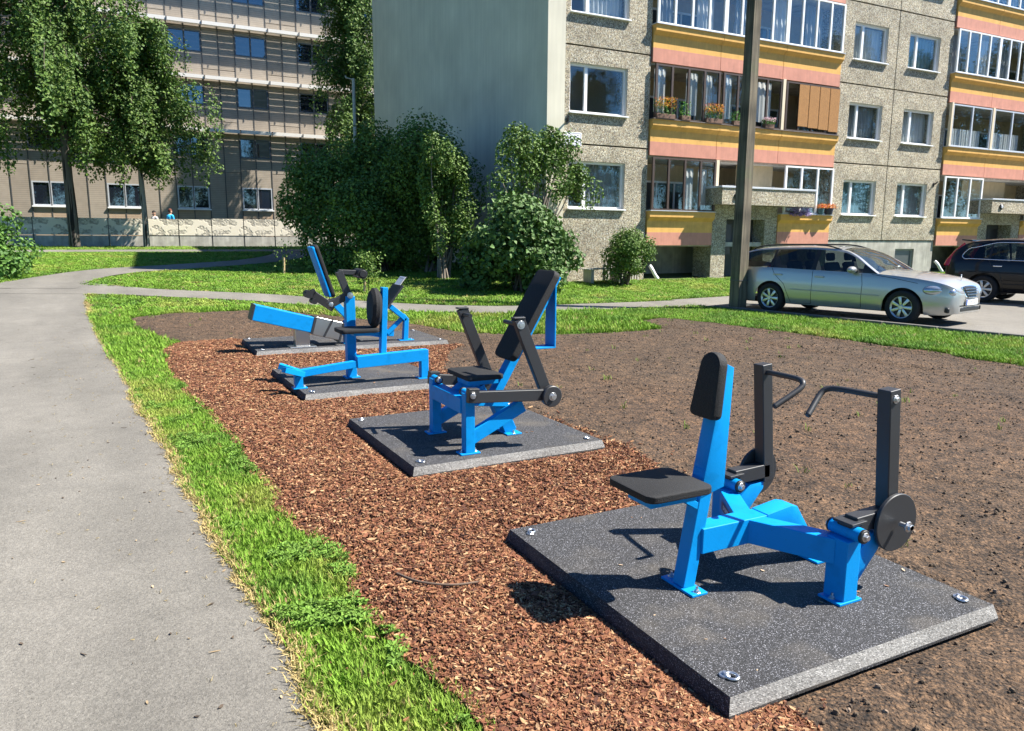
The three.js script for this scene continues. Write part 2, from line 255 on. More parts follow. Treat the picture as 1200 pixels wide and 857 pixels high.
{
  const zone = (seed, n, x0, x1, z0, z1, size, list, jit = 1, low = 1) => { const R = rng(seed); for (let i = 0; i < n; i++) { const x = lerp(x0, x1, R()), z = lerp(z0, z1, R()); if (!isLawn(x, z)) continue; const s = size * (0.7 + 0.6 * R()); list.push({ p: [x, H(x, z) - 0.01, z], r: [(R() - 0.5) * 0.3, R() * 6.283, (R() - 0.5) * 0.3], s: [s * jit, s * (0.5 + 0.5 * R()) * low, s * jit], c: grassCol(x, z, R) }); } };
  for (let v = 0; v < 2; v++) {
    const A = []; zone(11 + v, 42000, -1.1, 1.35, -9, 0, 0.052, A, 1.0); zone(21 + v, 26000, -1.2, 0.9, -16, -8.5, 0.062, A, 1.1);
    zone(31 + v, 9000, -0.9, 9.3, -16.2, -10.2, 0.10, A, 1.1); zone(36 + v, 22000, 8.5, 13.0, -13.7, -5, 0.075, A, 1.2); zone(37 + v, 7000, 8.5, 14, -5, 3, 0.075, A, 1.2);
    instances('grass', tuftGeo(5 + v, 9, 0.35, 0.5), grassMat, A, 'short mown grass beside the path and along the soil');
    const B = []; zone(41 + v, 42000, -9, 14, -34, -13.5, 0.12, B, 1.5, 0.45); zone(51 + v, 9000, 11, 31, -19.1, -14.6, 0.12, B, 1.5, 0.55); zone(61 + v, 7000, -20, 14, -40, -35, 0.14, B, 1.6, 0.4);
    instances('grass', tuftGeo(15 + v, 9, 0.45, 0.6), grassMat, B, 'sunlit mown grass of the lawns behind the exercise area');
  }
  // broad leaved clover and weeds in the strip
  const R = rng(71), W = [];
  const leaf = (() => { const pos = []; for (let k = 0; k < 5; k++) { const a = k * 1.2566, c = Math.cos(a), s = Math.sin(a), p = (r, t, y) => [c * r - s * t, y, s * r + c * t]; const A = p(0.1, 0, 0.25), B = p(0.55, 0.26, 0.55), C = p(1, 0, 0.4), D = p(0.55, -0.26, 0.55); for (const q of [A, B, C, A, C, D]) pos.push(...q); } const g = new THREE.BufferGeometry(); g.setAttribute('position', new THREE.Float32BufferAttribute(pos, 3)); g.computeVertexNormals(); return g; })();
  for (let i = 0; i < 9000; i++) { const z = -0.5 - 12 * R(), x = lerp(pathR(z) + 0.06, mulchL(z) + 0.03, R()); if (!isLawn(x, z)) continue; const patch = fbm(x * 3 + 9, z * 3, 3); if (patch < 0.60) continue; const s = 0.016 + 0.022 * R(), k = 0.7 + 0.6 * R(); W.push({ p: [x, H(x, z) + 0.012 + 0.022 * R(), z], r: [(R() - 0.5) * 0.9, R() * 6.283, (R() - 0.5) * 0.9], s: [s, s, s], c: [0.155 * k, 0.275 * k, 0.048 * k] }); }
  instances('clover', leaf, grassMat, W, 'broad leaved clover and weeds in the grass strip');
  // dry straw along the asphalt edge
  const S = [], Q = rng(81);
  for (let i = 0; i < 3000; i++) { const z = -1.0 - 17 * Math.pow(Q(), 1.6), e = (Q() + Q() + Q() - 1.2) * 0.05 + 0.014, x = pathR(z) + e; if (e < -0.12) continue; const s = 0.03 + 0.022 * Q(), k = 0.8 + 0.4 * Q(); S.push({ p: [x, H(x, z) + 0.004, z], r: [(Q() - 0.5) * 1.5, Q() * 6.283, (Q() - 0.5) * 1.5], s: [s * 1.1, s * 0.55, s * 1.1], c: [0.50 * k, 0.39 * k, 0.19 * k] }); }
  for (let i = 0; i < 260; i++) { const z = -1.2 - 12 * Q(), x = pathR(z) - 0.9 * Math.pow(Q(), 2.5); S.push({ p: [x, H(x, z) + 0.009, z], r: [1.5, Q() * 6.283, 0], s: [0.02, 0.02, 0.02], c: [0.36, 0.28, 0.15] }); }
  instances('dry_grass', tuftGeo(33, 7, 0.5, 1.0), grassMat, S, 'dry yellow grass fringe along the asphalt edge');
  // sparse seedlings on the soil
  const L = [], Z = rng(91);
  for (let i = 0; i < 1500; i++) { const x = lerp(0, 10.2, Z()), z = lerp(-15.5, 1, Z()); if (isLawn(x, z) || onMat(x, z, 0.1) || (x < mulchR(z) + 0.1 && z > -12.2) || x < soilLeft(z) || z < soilBack(x)) continue; const edge = Math.min(z - soilBack(x), soilRight(z) - x); const p = fbm(x * 0.9 + 4, z * 0.9, 3); if (Z() > 0.10 + 0.6 * sstep(0.8, 0, edge) + 0.5 * sstep(0.62, 0.75, p)) continue; const s = 0.025 + 0.035 * Z(), k = 0.8 + 0.5 * Z(); L.push({ p: [x, soilY(x, z), z], r: [0, Z() * 6.283, 0], s: [s * 1.3, s, s * 1.3], c: [0.15 * k, 0.22 * k, 0.04 * k] }); }
  instances('grass_seedling', tuftGeo(43, 6, 0.6, 0.9), grassMat, L, 'sparse young grass shoots on the bare soil');
}
// clods and pebbles on the soil
{
  const R = rng(131), list = [], g = new THREE.IcosahedronGeometry(1, 1); const p = g.attributes.position;
  for (let i = 0; i < p.count; i++) { const k = 0.75 + 0.5 * hash(Math.round(p.getX(i) * 50), Math.round(p.getY(i) * 50 + p.getZ(i) * 90)); p.setXYZ(i, p.getX(i) * k, p.getY(i) * k, p.getZ(i) * k); } g.computeVertexNormals();
  for (let i = 0; i < 42000; i++) {
    const x = lerp(0, 10.3, R()), z = lerp(-15.5, 0.5, R()); if (isLawn(x, z) || onMat(x, z, 0.02) || (x < mulchR(z) && x > mulchL(z) && z > -12.2) || x < soilLeft(z) || z < soilBack(x)) continue;
    const s = 0.0035 + 0.009 * Math.pow(R(), 3) + (R() < 0.0012 ? 0.014 : 0), light = R() < 0.16, k = 0.6 + 0.7 * R(); list.push({ p: [x, soilY(x, z) + s * 0.3, z], r: [R() * 3, R() * 6, R() * 3], s: [s, s * 0.7, s * (0.7 + 0.6 * R())], c: light ? [0.26 * k, 0.19 * k, 0.135 * k] : [0.13 * k, 0.092 * k, 0.06 * k] });
  }
  instances('soil_clods', g, std([0.8, 0.8, 0.8], 1), list, 'small clods and pebbles on the raked soil');
}
const twigMat = std([0.13, 0.09, 0.065], 0.95);
const twig = mesh(numbered('fallen_twig'), tube([[1.02, 0.055, -3.17], [1.08, 0.062, -3.03], [1.2, 0.06, -2.94], [1.33, 0.055, -2.92]].map(p => p), 0.006, 20, 6), twigMat);
scene.add(tag(twig, 'curved bare twig lying on the bark mulch', 'twig'));
{ const R = rng(171), list = []; for (let i = 0; i < 150; i++) { const z = -1.6 - 14 * Math.pow(R(), 1.4), x = pathR(z) - 0.03 - 1.3 * Math.pow(R(), 1.8), big = R() < 0.1, L = big ? 0.022 : 0.004 + 0.008 * R(), k = 0.6 + 0.8 * R(); list.push({ p: [x, H(x, z) + 0.0105, z], r: [(R() - 0.5) * 0.4, R() * 6.283, (R() - 0.5) * 0.4], s: [L, 0.0025, L * (big ? 0.12 : 0.5)], c: R() < 0.5 ? [0.09 * k, 0.065 * k, 0.045 * k] : [0.30 * k, 0.22 * k, 0.13 * k] }); } for (let i = 0; i < 70; i++) { const m = MATS[i % 4], x = m[0] + (R() - 0.5) * (m[2] - 0.08), z = m[1] + (R() - 0.5) * (m[3] - 0.08), L = 0.005 + 0.016 * R() * R(), k = 0.7 + 0.6 * R(); list.push({ p: [x, 0.0915, z], r: [0, R() * 6.283, 0], s: [L, 0.0025, L * 0.35], c: R() < 0.7 ? [0.30 * k, 0.17 * k, 0.10 * k] : [0.45 * k, 0.33 * k, 0.22 * k] }); } instances('path_litter', chipGeo(31), std([1, 1, 1], 0.95), list, 'bits of bark and twigs scattered on the asphalt and mats'); }
// ---------------------------------------------------------------- exercise equipment
const blue = phy([0.001, 0.255, 0.64], 0.5, { map: texture(512, (u, v, x, y) => { const a = fbm(u * 10, v * 10, 4, 10), n = hash(x >> 1, y >> 1), k = 0.985 - 0.05 * sstep(0.5, 0.8, a); return n > 0.9975 ? [0.9, 0.86, 0.80] : [k, k, k]; }, 1.7), specularIntensity: 0.35, bumpMap: texture(256, (u, v) => { const k = fbm(u * 60, v * 60, 2, 60); return [k, k, k]; }, 4, false), bumpScale: 0.0004 });
const darkSteel = phy([0.022, 0.023, 0.026], 0.48, { clearcoat: 0.15, clearcoatRoughness: 0.5 });
const galv = std([0.62, 0.63, 0.64], 0.32, { metalness: 0.95 });
const stainless = std([0.58, 0.57, 0.55], 0.28, { metalness: 1 });
const blackPlastic = std([0.012, 0.012, 0.013], 0.5);
const padTex = texture(256, (u, v, x, y) => { const k = hash(x, y) > 0.93 ? 0.34 : 0.16 + 0.06 * hash(x + 9, y); return [k, k, k * 1.02]; }, 1.6);
const padMat = std([0.26, 0.26, 0.27], 0.8, { map: padTex, bumpMap: texture(128, (u, v, x, y) => { const k = hash(x, y); return [k, k, k]; }, 4, false), bumpScale: 0.0015 });
const rubberTex = texture(1024, (u, v, x, y) => {
  const d = sstep(0.5, 0.74, fbm(u * 7, v * 7 + 3, 4, 7)), e = sstep(0.58, 0.7, fbm(u * 3, v * 3, 5, 3)); let k = 0.225 + 0.05 * (hash(x, y) - 0.5); const n = hash((x / 1.6) | 0, ((y / 1.6) | 0) + 4000);
  if (n > 0.94) k = 0.74; else if (n > 0.82) k = 0.42; else if (n < 0.2) k = 0.11;
  const dust = 0.34 * d + 0.20 * e; return [lerp(k, 0.50, dust), lerp(k * 1.0, 0.46, dust), lerp(k * 1.03, 0.40, dust)];
}, 1);
const rubber = std([0.66, 0.66, 0.67], 0.9, { map: rubberTex, bumpMap: texture(256, (u, v, x, y) => { const k = hash(x, y); return [k, k, k]; }, 6, false), bumpScale: 0.002 });
const paleEdge = std([0.95, 0.95, 0.95], 0.95, { map: texture(512, (u, v, x, y) => { const n = hash(x >> 1, y >> 1), a = fbm(u * 9, v * 9, 4, 9); const k = (n > 0.9 ? 0.72 : n < 0.2 ? 0.34 : 0.52) + 0.14 * (a - 0.5); return [k, k * 0.985, k * 0.96]; }, 1.6) });  // paler speckled map, used on the front edge of each mat only
const MT = 0.088;                                   // top of the mats
function eye(g, x, z, turn) {                       // galvanised lifting eye
  const t = new THREE.TorusGeometry(0.017, 0.0055, 8, 20); t.scale(1, 1.3, 1); t.rotateX(Math.PI / 2); t.rotateZ(0.12); t.rotateY(turn); t.translate(x, MT + 0.008, z);
  part(g, 'lifting_eye', merge([clean(t), disc([x - 0.025 * Math.sin(turn), MT + 0.004, z - 0.025 * Math.cos(turn)], [0, 1, 0], 0.021, 0.008, 0.002, 20), disc([x - 0.025 * Math.sin(turn), MT + 0.012, z - 0.025 * Math.cos(turn)], [0, 1, 0], 0.010, 0.01, 0.002, 6)]), galv);
}
function rubberMat([cx, cz, w, d], label, tilt = 0) {
  const o = thing('rubber_mat', label, 'mat', [cx, 0.02, cz], tilt, 'rubber mats under the exercise machines');
  const c = 0.017, y1 = 0.012, y2 = MT - 0.02; let P = [], U = [];
  const flush = (name, m) => { const g = new THREE.BufferGeometry(); g.setAttribute('position', new THREE.Float32BufferAttribute(P, 3)); g.setAttribute('uv', new THREE.Float32BufferAttribute(U, 2)); g.computeVertexNormals(); P = []; U = []; return part(o, name, g, m); };
  const quad = (a, b, e, f, uvf) => { for (const q of [a, b, e, a, e, f]) { P.push(...q); U.push(...uvf(q)); } };
  const W = w / 2, D = d / 2, top = (q) => [q[0] / 1.6 + 0.5, q[2] / 1.6 + 0.5];
  quad([-W + c, y2, D - c], [W - c, y2, D - c], [W - c, y2, -D + c], [-W + c, y2, -D + c], top);
  const side = (s, a, bevel) => { const cs = Math.cos(a), sn = Math.sin(a), X = s ? W : D, Y = s ? D : W, R = (x, y, z) => [x * cs + z * sn, y, -x * sn + z * cs], uvf = q => [q[0] / 1.6 + q[1], q[2] / 1.6 + q[1]]; if (bevel) quad(R(-X, y1, Y), R(X, y1, Y), R(X - c, y2, Y - c), R(-X + c, y2, Y - c), uvf); else quad(R(-X, 0, Y), R(X, 0, Y), R(X, y1, Y), R(-X, y1, Y), uvf); };
  for (let k = 0; k < 4; k++) side(k % 2 === 0, k * Math.PI / 2, false);
  quad([-W, 0, -D], [W, 0, -D], [W, 0, D], [-W, 0, D], top);
  flush('slab', rubber);
  for (let k = 0; k < 4; k++) { side(k % 2 === 0, k * Math.PI / 2, true); flush('bevelled_edge', k === 0 ? paleEdge : rubber); }
  const k = 0.10; 
  for (const [sx, sz, t] of [[-1, 1, 0.5], [1, 1, -0.4], [-1, -1, 2.4], [1, -1, -2.2]]) { eye(o, sx * (W - k), sz * (D - k), t); }
  for (const e of o.children) if (e.name === 'lifting_eye') e.position.y = -0.02;
  return o;
}
rubberMat(MATS[0], 'speckled black rubber mat under the chest pad rowing machine with swinging arms');
rubberMat(MATS[1], 'black rubber mat under the chest press machine with reclined back pad', 0.02);
rubberMat(MATS[2], 'dusty black rubber mat under the low beam machine with foot prongs', 0.03);
rubberMat(MATS[3], 'wide dusty rubber mat under the machine with sloping blue box and steel column', 0.0);

const bolt = (p, ax, r = 0.011, t = 0.014) => merge([disc(p, ax, r, t, 0.002, 6), disc(V(...p).addScaledVector(V(...ax).normalize(), -t * 0.4).toArray(), ax, r * 1.55, t * 0.35, 0.001, 18)]);
function footPlate(o, x, z, w, d, label) {          // plate with two bolts, standing on the mat
  part(o, 'foot_plate', box(x, MT + 0.006, z, w, 0.012, d, 0.003), blue);
  const alongZ = d > w; for (const s of [-1, 1]) { const a = alongZ ? [x, MT + 0.016, z + s * (d / 2 - 0.022)] : [x + s * (w / 2 - 0.022), MT + 0.016, z]; part(o, 'bolt', merge([bolt(a, [0, 1, 0]), cyl(a, [a[0], a[1] + 0.02, a[2]], 0.006, 0.006, 10)]), galv); }
}
// pad outline: rounded top, slightly narrower there
function padShape(w0, w1, h, r) {
  const s = new THREE.Shape(), a = w0 / 2, b = w1 / 2; s.moveTo(-a + r, 0); s.lineTo(a - r, 0); s.quadraticCurveTo(a, 0, a, r); s.lineTo(b, h - b); s.absarc(0, h - b, b, 0, Math.PI, false); s.lineTo(-a, r); s.quadraticCurveTo(-a, 0, -a + r, 0); return s;
}
function roundRect(w, h, r) { const s = new THREE.Shape(), a = w / 2, b = h / 2; s.moveTo(-a + r, -b); s.lineTo(a - r, -b); s.absarc(a - r, -b + r, r, -Math.PI / 2, 0); s.lineTo(a, b - r); s.absarc(a - r, b - r, r, 0, Math.PI / 2); s.lineTo(-a + r, b); s.absarc(-a + r, b - r, r, Math.PI / 2, Math.PI); s.lineTo(-a, -b + r); s.absarc(-a + r, -b + r, r, Math.PI, 1.5 * Math.PI); return s; }

// --- machine 1: seated row with chest pad. Local frame: x = world x - 2.42, z = world z + 2.39
{
  const o = thing('rowing_machine', 'blue exercise machine with upright chest pad, black seat and two swinging handle arms', 'exercise machine', [2.42, 0, -2.39]);
  // column: lower tube and a wedge shaped upper plate box
  const cz = -0.03, lx = (y) => lerp(-0.335, -0.165, (y - MT) / 0.98);
  part(o, 'column', bar([lx(MT + 0.01), MT + 0.008, cz], [lx(0.62), 0.62, cz], 0.075, 0.064, 0.005, [1, 0, 0]), blue);
  const up = extr([[lx(0.52) - 0.034, 0.50], [lx(0.55) + 0.092, 0.535], [lx(1.05) + 0.026, 1.06], [lx(1.06) - 0.02, 1.08]], 0.080, 0.004); up.translate(0, 0, cz);
  part(o, 'upper_column', up, blue);
  footPlate(o, lx(MT) + 0.005, cz, 0.085, 0.215);
  // chest pad facing -x
  const pad = extr(padShape(0.158, 0.126, 0.285, 0.03), 0.05, 0.012, 14); RY(pad, -Math.PI / 2); RZ(pad, -0.165); T(pad, lx(0.84) - 0.054, 0.845, cz);
  part(o, 'chest_pad', pad, padMat);
  // seat
  const seat = extr(roundRect(0.335, 0.315, 0.045), 0.032, 0.007, 6); RX(seat, Math.PI / 2); T(seat, -0.485, 0.578, cz - 0.0); RZ(seat, 0.0);
  part(o, 'seat', seat, padMat);
  part(o, 'seat_bracket', merge([box(-0.47, 0.535, cz, 0.24, 0.045, 0.16, 0.004), bar([-0.36, 0.50, cz], [-0.26, 0.44, cz], 0.07, 0.03, 0.003)]), blue);
  // frame: centre beam, swept cross beams, rear leg
  part(o, 'centre_beam', bx(lx(0.3) + 0.02, 0.10, 0.245, 0.362, cz - 0.05, cz + 0.05, 0.005), blue);
  for (const s of [1, -1]) {
    part(o, 'cross_beam', bar([0.02, 0.303, cz + s * 0.02], [0.19, 0.303, s * 0.33], 0.088, 0.112, 0.005), blue);
    const X = 0.195, Z = s * 0.355;
    part(o, 'post', bx(X - 0.042, X + 0.042, MT + 0.01, 0.365, Z - 0.052, Z + 0.052, 0.006), blue);
    footPlate(o, X, Z, 0.135, 0.115);
    part(o, 'pivot_tube', merge([cyl([X + 0.015, 0.392, Z - 0.075], [X + 0.015, 0.392, Z + 0.075], 0.031, 0.031, 28)]), blue);
    part(o, 'bearing_cap', disc([X + 0.015, 0.392, Z - 0.08], [0, 0, 1], 0.030, 0.016, 0.003, 28), blackPlastic); part(o, 'bearing_cap', disc([X + 0.015, 0.392, Z + 0.08], [0, 0, 1], 0.030, 0.016, 0.003, 28), blackPlastic);
    part(o, 'pivot_bolt', bolt([X + 0.015, 0.392, Z + 0.094], [0, 0, 1], 0.013, 0.018), galv); part(o, 'pivot_bolt', bolt([X + 0.015, 0.392, Z - 0.094], [0, 0, -1], 0.013, 0.018), galv);
    part(o, 'rubber_stop', box(X + 0.005, 0.424, Z, 0.035, 0.022, 0.07, 0.006), blackPlastic);
    // lever stop bracket
    const br = extr([[0, 0], [0.045, -0.0], [0.20, 0.175], [0.20, 0.21], [0.11, 0.205], [0, 0.10]], 0.05, 0.004); T(br, X + 0.032, 0.16, Z); part(o, 'stop_bracket', br, blue);
    // swinging arm: lever, upright, disc, handle
    const a = sub(o, 'swing_arm'); const ex = X + 0.255, ey = 0.415;
    part(a, 'lever', merge([bar([X + 0.03, 0.418, Z], [ex + 0.01, ey + 0.012, Z], 0.066, 0.072, 0.005), bar([X - 0.02, 0.432, Z], [X + 0.07, 0.436, Z], 0.10, 0.012, 0.002)]), darkSteel);
    part(a, 'upright', bar([ex + 0.005, 0.37, Z + s * 0.0], [ex - 0.055, 0.985, Z], 0.066, 0.066, 0.005, [1, 0, 0]), darkSteel);
    part(a, 'weight_disc', disc([ex + 0.0, ey - 0.012, Z + s * 0.046], [0, 0, 1], 0.128, 0.018, 0.003, 56), darkSteel);
    part(a, 'disc_bolt', merge([cyl([ex, ey - 0.012, Z + s * 0.07], [ex, ey - 0.012, Z + s * 0.125], 0.011, 0.011, 14), bolt([ex, ey - 0.012, Z + s * 0.115], [0, 0, s], 0.015, 0.02)]), galv);
    const hx = ex - 0.05, hy = 0.945, hs = s > 0 ? 1 : 0.55, he = s > 0 ? 1 : 1.16;
    part(a, 'handle', merge([tube([[hx, hy, Z - s * 0.02], [hx - 0.03 * hs, hy + 0.004, Z - s * 0.10], [hx - 0.07 * hs, hy + 0.004, Z - s * 0.235 * he], [hx - 0.088 * hs, hy - 0.004, Z - s * 0.255 * he], [hx - 0.10 * hs - 0.005, hy - 0.020, Z - s * 0.26 * he], [hx - 0.20, hy - 0.105, Z - s * 0.24 * he]], 0.0135, 60, 14), cyl([hx - 0.198, hy - 0.103, Z - s * 0.24 * he], [hx - 0.204, hy - 0.108, Z - s * 0.24 * he], 0.0138, 0.011, 14)]), darkSteel);
    part(a, 'handle_bolt', bolt([hx, hy, Z + s * 0.038], [0, 0, s], 0.012, 0.012), galv);
  }
  part(o, 'rear_leg', extr([[0.06, 0.245], [0.10, 0.365], [0.245, 0.385], [0.285, 0.375], [0.475, MT + 0.008], [0.385, MT + 0.008], [0.235, 0.265]], 0.105, 0.005).translate(0, 0, cz), blue);
  footPlate(o, 0.43, cz, 0.10, 0.21);
  // lettering on the inner face of the far beam
  const tx = canvasTex(256, 64, (c, w, h) => { c.fillStyle = '#123a66'; c.fillRect(0, 0, w, h); c.fillStyle = '#c8d4e0'; c.font = 'bold 44px sans-serif'; c.textAlign = 'center'; c.textBaseline = 'middle'; c.fillText('SPORTS', w / 2, h / 2); });
  const lb = new THREE.PlaneGeometry(0.17, 0.042); const dir = V(0.17, 0, -0.33 - cz).normalize(); lb.applyMatrix4(new THREE.Matrix4().makeBasis(dir.clone().multiplyScalar(-1).negate().multiplyScalar(-1), V(0, 1, 0), V().crossVectors(dir.clone().multiplyScalar(-1), V(0, 1, 0))));
  const mid = V(0.105, 0.31, lerp(cz - 0.02, -0.33, 0.5)), nrm = V().crossVectors(dir.clone().multiplyScalar(-1), V(0, 1, 0)); lb.translate(mid.x + nrm.x * 0.047, mid.y, mid.z + nrm.z * 0.047);
  part(o, 'lettering', lb, std(0xffffff, 0.5, { map: tx }));
}
// --- machine 2: chest press with reclined back pad. Local frame: x = world x - 2.35, z = world z + 5.06
{
  const o = thing('chest_press_machine', 'blue exercise machine with long reclined black back pad and two tilted arms', 'exercise machine', [2.35, 0, -5.06]);
  const X = -0.28;
  for (const s of [1, -1]) {
    const Z = s * 0.32;
    part(o, 'post', bx(X - 0.036, X + 0.036, MT + 0.01, 0.525, Z - 0.04, Z + 0.04, 0.005), blue);
    footPlate(o, X, Z, 0.15, 0.10);
    part(o, 'pivot_tube', cyl([X, 0.52, Z - 0.075], [X, 0.52, Z + 0.075], 0.027, 0.027, 24), blue);
    part(o, 'bearing_cap', disc([X, 0.52, Z - 0.08], [0, 0, 1], 0.031, 0.02, 0.003, 24), blackPlastic); part(o, 'bearing_cap', disc([X, 0.52, Z + 0.08], [0, 0, 1], 0.031, 0.02, 0.003, 24), blackPlastic);
    part(o, 'pivot_bolt', bolt([X, 0.52, Z + 0.096], [0, 0, 1], 0.014, 0.016), galv); part(o, 'pivot_bolt', bolt([X, 0.52, Z - 0.096], [0, 0, -1], 0.014, 0.016), galv);
    part(o, 'brace', bar([X + 0.02, 0.20, Z], [0.15, 0.40, Z], 0.055, 0.095, 0.004), blue);
    part(o, 'rubber_stop', box(0.13, 0.452, Z, 0.07, 0.03, 0.05, 0.006), blackPlastic);
    const a = sub(o, 'swing_arm'); const zz = Z + s * 0.055;
    const ex = s > 0 ? 0.345 : 0.20, ey = s > 0 ? 0.468 : 0.455, tx = s > 0 ? 0.105 : -0.045, ty = s > 0 ? 1.035 : 1.055;
    part(a, 'lever', merge([bar([X + 0.015, 0.505, zz], [ex + 0.01, ey, zz], 0.045, 0.082, 0.005), bar([X - 0.03, 0.52, zz], [X + 0.05, 0.515, zz], 0.055, 0.10, 0.003)]), darkSteel);
    part(a, 'upright', bar([ex, ey, zz - s * 0.045], [tx, ty, zz - s * 0.045], 0.05, 0.085, 0.005, [1, 0, 0]), darkSteel);
    part(a, 'weight_disc', disc([ex, ey - 0.005, zz + s * 0.03], [0, 0, 1], 0.078, 0.05, 0.005, 44), darkSteel);
    part(a, 'disc_bolt', bolt([ex, ey - 0.005, zz + s * 0.062], [0, 0, s], 0.02, 0.02), galv);
    part(a, 'handle', merge([cyl([tx + 0.01, ty - 0.045, zz - s * 0.06], [tx - 0.01, ty - 0.04, zz - s * 0.235], 0.016, 0.016, 16), box(tx + 0.002, ty + 0.004, zz - s * 0.045, 0.09, 0.012, 0.06, 0.003)]), darkSteel);
    part(a, 'handle_bolt', bolt([tx + 0.012, ty - 0.045, zz - s * 0.012], [0, 0, s], 0.02, 0.014), galv);
  }
  part(o, 'cross_beam', bx(X - 0.045, X + 0.045, 0.372, 0.485, -0.285, 0.285, 0.005), blue);
  part(o, 'centre_beam', merge([bar([X, 0.43, -0.02], [0.20, 0.37, -0.04], 0.095, 0.11, 0.005)]), blue);
  part(o, 'front_gusset', extr([[0, 0], [0.02, 0.11], [0.20, 0.24], [0.29, 0.24], [0.16, 0.0]], 0.09, 0.004).translate(X + 0.01, 0.36, -0.06), blue);
  part(o, 'rear_leg', bar([0.10, 0.40, -0.06], [0.245, MT + 0.02, -0.09], 0.11, 0.10, 0.005, [1, 0, 0]), blue);
  footPlate(o, 0.245, -0.09, 0.13, 0.22);
  // seat
  const seat = extr(roundRect(0.29, 0.42, 0.03), 0.036, 0.007, 6); RX(seat, Math.PI / 2); T(seat, -0.085, 0.598, 0); part(o, 'seat', seat, padMat);
  part(o, 'seat_bracket', merge([box(-0.06, 0.553, 0, 0.25, 0.052, 0.20, 0.004)]), blue);
  // reclined column and back pad
  const b0 = V(0.06, 0.40, 0), b1 = V(0.60, 1.315, 0), dir = b1.clone().sub(b0).normalize(), nrm = V(-dir.y, dir.x, 0);
  part(o, 'column', bar(b0.toArray(), b1.toArray(), 0.10, 0.062, 0.005, nrm.toArray()), blue);
  const pad = extr(roundRect(0.30, 0.76, 0.05), 0.06, 0.012, 8); RY(pad, -Math.PI / 2); RZ(pad, -Math.atan2(dir.x, dir.y)); const pc = b0.clone().addScaledVector(dir, 0.685).addScaledVector(nrm, 0.062); T(pad, pc.x, pc.y, pc.z); part(o, 'back_pad', pad, padMat);
  part(o, 'sign_bracket', merge([bar([0.565, 1.25, 0], [0.565, 0.765, 0], 0.15, 0.012, 0.002, [1, 0, 0]), bar([0.57, 0.765, 0], [0.29, 0.765, 0], 0.15, 0.012, 0.002)]), blue);
}
// --- machine 3: low beam with foot prongs, small seat, round back pad. Local frame: x = world x - 2.1, z = world z + 7.75
{
  const o = thing('low_beam_machine', 'blue exercise machine on a long low beam with foot prongs and round back pad', 'exercise machine', [2.1, 0, -7.75]);
  const bz = 0.13;
  part(o, 'foot_post', bx(-0.68, -0.60, MT + 0.01, 0.26, bz - 0.04, bz + 0.04, 0.005), blue); footPlate(o, -0.63, bz, 0.14, 0.12);
  part(o, 'low_beam', merge([bar([-0.66, 0.235, bz], [-0.02, 0.30, bz], 0.07, 0.075, 0.005), bar([-0.04, 0.315, bz], [0.72, 0.345, bz], 0.09, 0.125, 0.005)]), blue);
  part(o, 'end_post', bx(0.66, 0.745, MT + 0.01, 0.405, bz - 0.044, bz + 0.044, 0.005), blue); footPlate(o, 0.70, bz, 0.15, 0.13);
  for (const s of [1, -1]) part(o, 'foot_prong', bar([-0.60, 0.235, bz + s * 0.05], [-0.80, 0.31, bz + s * 0.13], 0.07, 0.055, 0.004), blue);
  part(o, 'seat_post', bx(-0.045, 0.055, 0.10, 0.975, -0.30, -0.20, 0.005), blue); footPlate(o, 0.005, -0.25, 0.16, 0.16);
  part(o, 'gusset', extr([[0, 0], [0, 0.11], [0.30, 0.11], [0.30, 0]], 0.02, 0.003).rotateY(-0.95).translate(0.03, 0.24, -0.19), blue);
  part(o, 'upright', bar([0.265, 0.36, bz - 0.07], [0.30, 1.08, bz - 0.07], 0.09, 0.06, 0.005, [1, 0, 0]), blue);
  const seat = extr(roundRect(0.42, 0.32, 0.05), 0.045, 0.01, 6); RX(seat, Math.PI / 2); T(seat, 0.015, 0.635, -0.02); part(o, 'seat', seat, padMat);
  part(o, 'seat_bracket', merge([box(0.10, 0.595, -0.0, 0.28, 0.035, 0.14, 0.004), bar([0.26, 0.56, 0.0], [0.13, 0.59, 0.0], 0.08, 0.03, 0.003)]), blue);
  const pad = disc([0, 0, 0], [1, 0, 0], 0.19, 0.10, 0.03, 40); pad.scale(1, 1.1, 0.78); RZ(pad, -0.05); T(pad, 0.20, 0.865, 0.02); part(o, 'back_pad', pad, padMat);
  const a = sub(o, 'swing_arm'), z = -0.25;
  part(a, 'crank', merge([bar([0.0, 0.97, z], [-0.10, 1.24, z], 0.06, 0.075, 0.005, [1, 0, 0]), bar([0.0, 0.99, z + 0.0], [-0.22, 0.88, z], 0.058, 0.075, 0.005), bar([-0.105, 1.235, z], [0.08, 1.225, z], 0.05, 0.05, 0.005)]), darkSteel);
  part(a, 'roller', merge([cyl([0.13, 1.215, z - 0.12], [0.13, 1.215, z + 0.12], 0.052, 0.052, 28), disc([0.13, 1.215, z + 0.125], [0, 0, 1], 0.04, 0.02, 0.004, 24)]), blackPlastic);
  part(a, 'pivot_bolt', bolt([0.005, 0.985, z + 0.06], [0, 0, 1], 0.022, 0.03), galv); part(a, 'pivot_bolt', bolt([-0.20, 0.895, z + 0.045], [0, 0, 1], 0.016, 0.02), galv);
}
